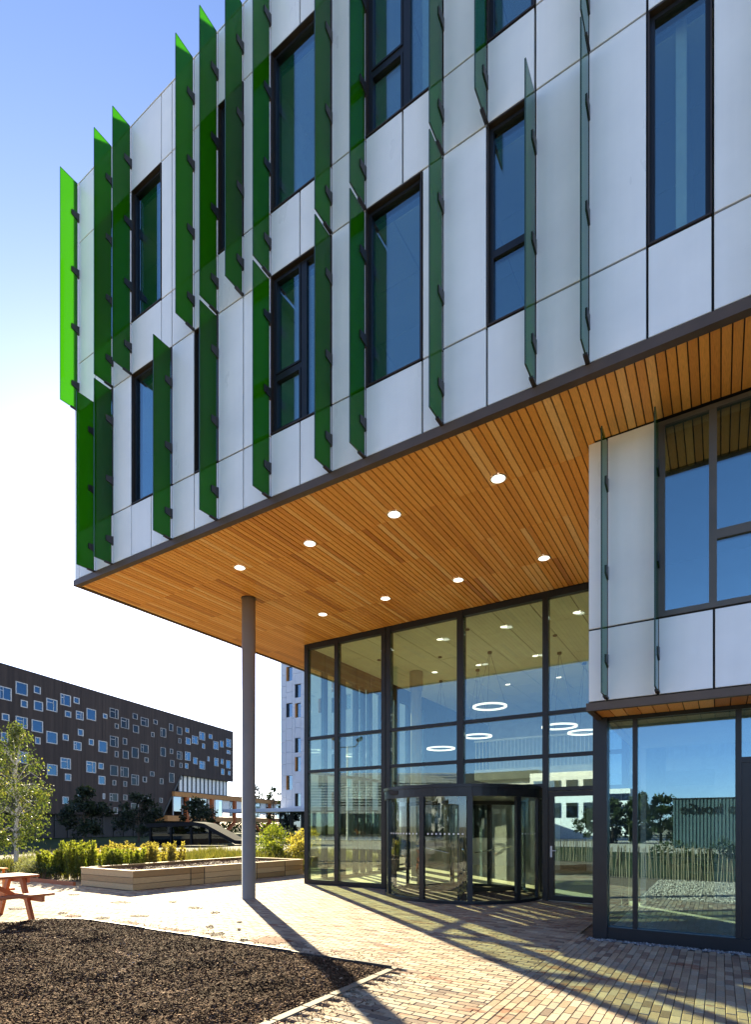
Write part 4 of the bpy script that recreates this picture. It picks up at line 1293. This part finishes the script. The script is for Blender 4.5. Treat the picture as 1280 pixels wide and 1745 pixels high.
box('joint_layer', (-40.08, -40.0, 45.18, 58, 3.4, 25.9), 'tower_panel', tw)
for n, (x0, x1, z0, z1) in enumerate(twins):
    w = part('window', MB().box(x0 + .012, x0 + .10, 44.99, 45.3, z0 + .012, z1 - .012), 'beam_timber' if n % 2 else 'frame_dark', tw)
    part('glass_pane', MB().box(x0 + .10, x1 - .01, 45.2, 45.24, z0 + .012, z1 - .012), 'glass_far', w)
part('canopy', MB().box(-46.5, -26, 42.6, 46.0, 3.02, 3.39), 'tower_panel', tw)
m = MB()
for k in range(11): m.box(-40 + k * 1.5, -39.8 + k * 1.5, 44.6, 44.8, -.05, 3.01)
part('base_mullion', m, 'frame_dark', tw, 'stuff')
part('base_glass', MB().box(-40, -25, 44.82, 44.86, -.05, 3.01), 'glass_far', tw)

for x, y, h, rd, w in [(-44.0, 25.6, 4.6, 2.0, 'left of the three'), (-48.6, 33.8, 4.6, 2.3, 'middle of the three'), (-47.0, 39.6, 4.4, 2.2, 'right of the three, by the shelter')]:
    tree('dark_tree', 'dark bushy tree shading the dark building front, ' + w, x, y, h, rd, 1.0, 'leaf_dark', 'bark_brown', 2400, .30, 'dark trees before the dark building', .12, .1, 34)
for k, (x, y, h, w) in enumerate([(-78, 78, 10.0, 'thin one nearest the round column'), (-74, 86, 9.2, 'middle one'), (-70, 92, 9.0, 'one nearest the pale tower'), (-86, 80, 10.6, 'one nearest the dark building')]):
    tree('far_tree', 'distant sparse tree rising over the footbridge, ' + w, x - 6, y + 14, h, 3.0, 3.2, 'leaf_mid', 'bark_brown', 900, .45, 'trees beyond the footbridge', .2, 0, 26)

m = MB()
for k in range(7000):
    s = random.uniform(28, 100); dpt = random.uniform(6, 14)
    p = XF @ Vector((s, dpt, 0))
    hh = 2.6 + 1.2 * noise.noise(Vector((s * .2, dpt * .3, 4)))
    leafq(m, Vector((p.x, p.y, random.uniform(0, hh))), rv3(), random.uniform(.3, .7), .17, random.random())
part('shrubbery', m, 'leaf_dark', None, 'stuff')
# ------------------------------------------------------------------ what stands behind the camera and is mirrored in the glass
fe = thing('paling_fence', 'rough split-chestnut paling fence mirrored in the ground floor glass', 'fence', (-1, -1.6, 0))
pm = [MB().prism([(-.015, -.009), (.014, -.010), (.016, .007), (-.012, .010)], 0, .86 + .03 * k).tube([(0, 0, .86 + .03 * k), (.004, 0, .93 + .03 * k)], [.02, .006], 4).mesh('paling', 'wood_pale') for k in range(4)]
x = -9.0
n = 0
while x < 7:
    o = put('paling', pm[n % 4], fe, (x, -1.62 + random.uniform(-.02, .02), 0))
    o.rotation_euler = (random.gauss(0, .03), random.gauss(0, .04), random.uniform(0, 3))
    x += random.uniform(.06, .09); n += 1
for z in (.25, .65):
    part('wire', MB().tube([(-9, -1.60, z), (7, -1.60, z)], .006, 4), 'steel_bright', fe)
m = MB().add([(-1.55, -1.55, -.012), (7, -1.55, -.012), (7, 3.4, -.012), (-1.55, 3.4, -.012)], [(0, 1, 2, 3)], .3)
for k in range(15000):
    stone(m, random.uniform(-1.5, 6), random.uniform(-1.5, 3.35), random.uniform(-.012, .006), random.uniform(.012, .03), random.random())
part('gravel', m, 'gravel', None, 'stuff')
for k in range(5):
    mound(-1.4 + k * 1.75, -6.4 + .3 * (k % 2), .95 + .12 * (k % 3), 1.0, 700, 'dark shrub mirrored between the paling fence and the shed, %s from the left' % ['first', 'second', 'third', 'fourth', 'fifth'][k], 'leaf_mid', 'shrubs mirrored behind the fence', .12)
shd = thing('corrugated_shed', 'dark green corrugated shed with large lettering, mirrored in the ground floor glass', 'shed', (2, -32, 0))
SA, SB = Vector((-2.87, 16.9 - 45.36)), Vector((9.0, 16.9 - 46.1)); sd = (SB - SA).normalized(); sn = Vector((sd.y, -sd.x)); XH = frame_at(SA, sd, sn); SL = (SB - SA).length
part('wall', MB(XH).box(0, SL, .06, 9, 0, 3.5), 'shed_green', shd)
m = MB(XH)
for k in range(int(SL / .22)): m.box(k * .22, k * .22 + .10, .0, .059, .1, 3.5)
part('corrugation', m, 'shed_green', shd, 'stuff')
part('roof_edge', MB(XH).box(-.05, SL + .05, -.05, 9.05, 3.5, 3.58), 'ramp_grey', shd)
cu = bpy.data.curves.new('sign_text', 'FONT'); cu.body = 'euro houSe'; cu.size = 1.05; cu.extrude = .03
tmp = bpy.data.objects.new('sign_text', cu); COL.objects.link(tmp)
bpy.context.view_layer.update()
me = bpy.data.meshes.new_from_object(tmp.evaluated_get(bpy.context.evaluated_depsgraph_get()))
bpy.data.objects.remove(tmp)
xs_ = [v.co.x for v in me.vertices]; wtxt = max(xs_)
# the front of the shed looks towards the building (+y), so its writing runs against local x
TX = XH @ Matrix.Translation((.45 + wtxt, -.06, 2.45)) @ Matrix.Rotation(math.pi, 4, 'Z') @ Matrix.Rotation(math.pi / 2, 4, 'X')
me.transform(TX); me.materials.clear(); me.materials.append(MATS['sign_dark'])
put('sign_lettering', me, shd)
wb = thing('white_building', 'white block with dark window bands mirrored above the fence in the wing glass', 'building', (-14, -80, 0))
part('wall', MB().box(-17, -12.2, -88, -80, 0, 7.6), 'render_white', wb)
for k in range(3): part('window_band', MB().box(-16.9, -12.3, -79.98, -79.9, 1.5 + k * 2.1, 2.6 + k * 2.1), 'glass_far', wb)
for k, (x, y, h, w) in enumerate([(-8.4, -38, 3.9, 'left of the row'), (-6.4, -39, 4.4, 'second in the row'), (-4.6, -40, 4.2, 'beside the shed'), (-10.8, -36, 3.3, 'lowest, by the white block'), (-18, -34, 5.2, 'seen in the lobby door, left'), (-21.5, -33, 5.0, 'seen in the lobby door, right')]):
    tree('mirrored_tree', 'dark green tree mirrored above the fence, ' + w, x, y, h, 1.9, .2, 'leaf_mid', 'bark_brown', 2600, .30, 'trees mirrored in the ground floor glass', .12, 0, 30)
lb = thing('louvred_building', 'long building with white horizontal louvres mirrored low in the lobby glass', 'building', (-32, -28, 0))
LA, LB_ = Vector((-42.0, 24 - 44.5)), Vector((-24.0, 24 - 55.6)); ld = (LB_ - LA).normalized(); ln = Vector((ld.y, -ld.x)); XL = frame_at(LA, ld, ln); LL = (LB_ - LA).length
part('wall', MB(XL).box(0, LL, .6, 12, 0, 7.2), 'render_white', lb)
for k in range(2): part('window_band', MB(XL).box(0.2, LL - .2, .54, .59, .4 + k * 3.3, 2.9 + k * 3.3), 'glass_far', lb)
for k in range(15): part('louvre', MB(XL).box(0, LL, 0, .35, 3.0 + k * .3, 3.1 + k * .3), 'render_white', lb)
rb = thing('roof_building', 'grey block with a dark roof mirrored above the revolving door', 'building', (-28, -55, 0))
part('wall', MB().box(-36, -22, -60, -54, 0, 8.0), 'slab_grey', rb)
part('roof', MB().box(-36.5, -21.5, -60.5, -53.5, 8.0, 9.4), 'frame_dark', rb)
for k in range(7): part('window', MB().box(-35.4 + k * 2, -34.2 + k * 2, -53.98, -53.9, 5.2, 7.2), 'glass_far', rb)
wt = thing('white_office', 'white office block with dark windows mirrored in the lobby door', 'building', (-24, -62, 0))
part('wall', MB().box(-20.5, -12, -52, -46, 0, 8.2), 'render_white', wt)
for k in range(4):
    for j in range(2): part('window', MB().box(-20 + k * 2, -18.7 + k * 2, -45.98, -45.9, 2.6 + j * 2.8, 4.4 + j * 2.8), 'glass_far', wt)
lp = thing('street_lamp', 'twin-headed grey street lamp mirrored in the left lobby panes', 'street lamp', (-34.35, 24 - 49.29, 0))
lx, ly = -34.35, 24 - 49.29
part('pole', MB().tube([(lx, ly, 0), (lx, ly, 10.2)], [.11, .07], 10), 'slab_grey', lp)
for s_ in (-1, 1):
    part('arm', MB().tube([(lx, ly, 10.1), (lx + s_ * .8, ly - s_ * .3, 10.15), (lx + s_ * 1.2, ly - s_ * .45, 10.6)], .05, 6), 'frame_dark', lp)
    part('lamp_head', MB().bar((lx + s_ * 1.0, ly - s_ * .38, 10.75), (lx + s_ * 1.55, ly - s_ * .58, 11.1), .5, .3), 'frame_dark', lp)
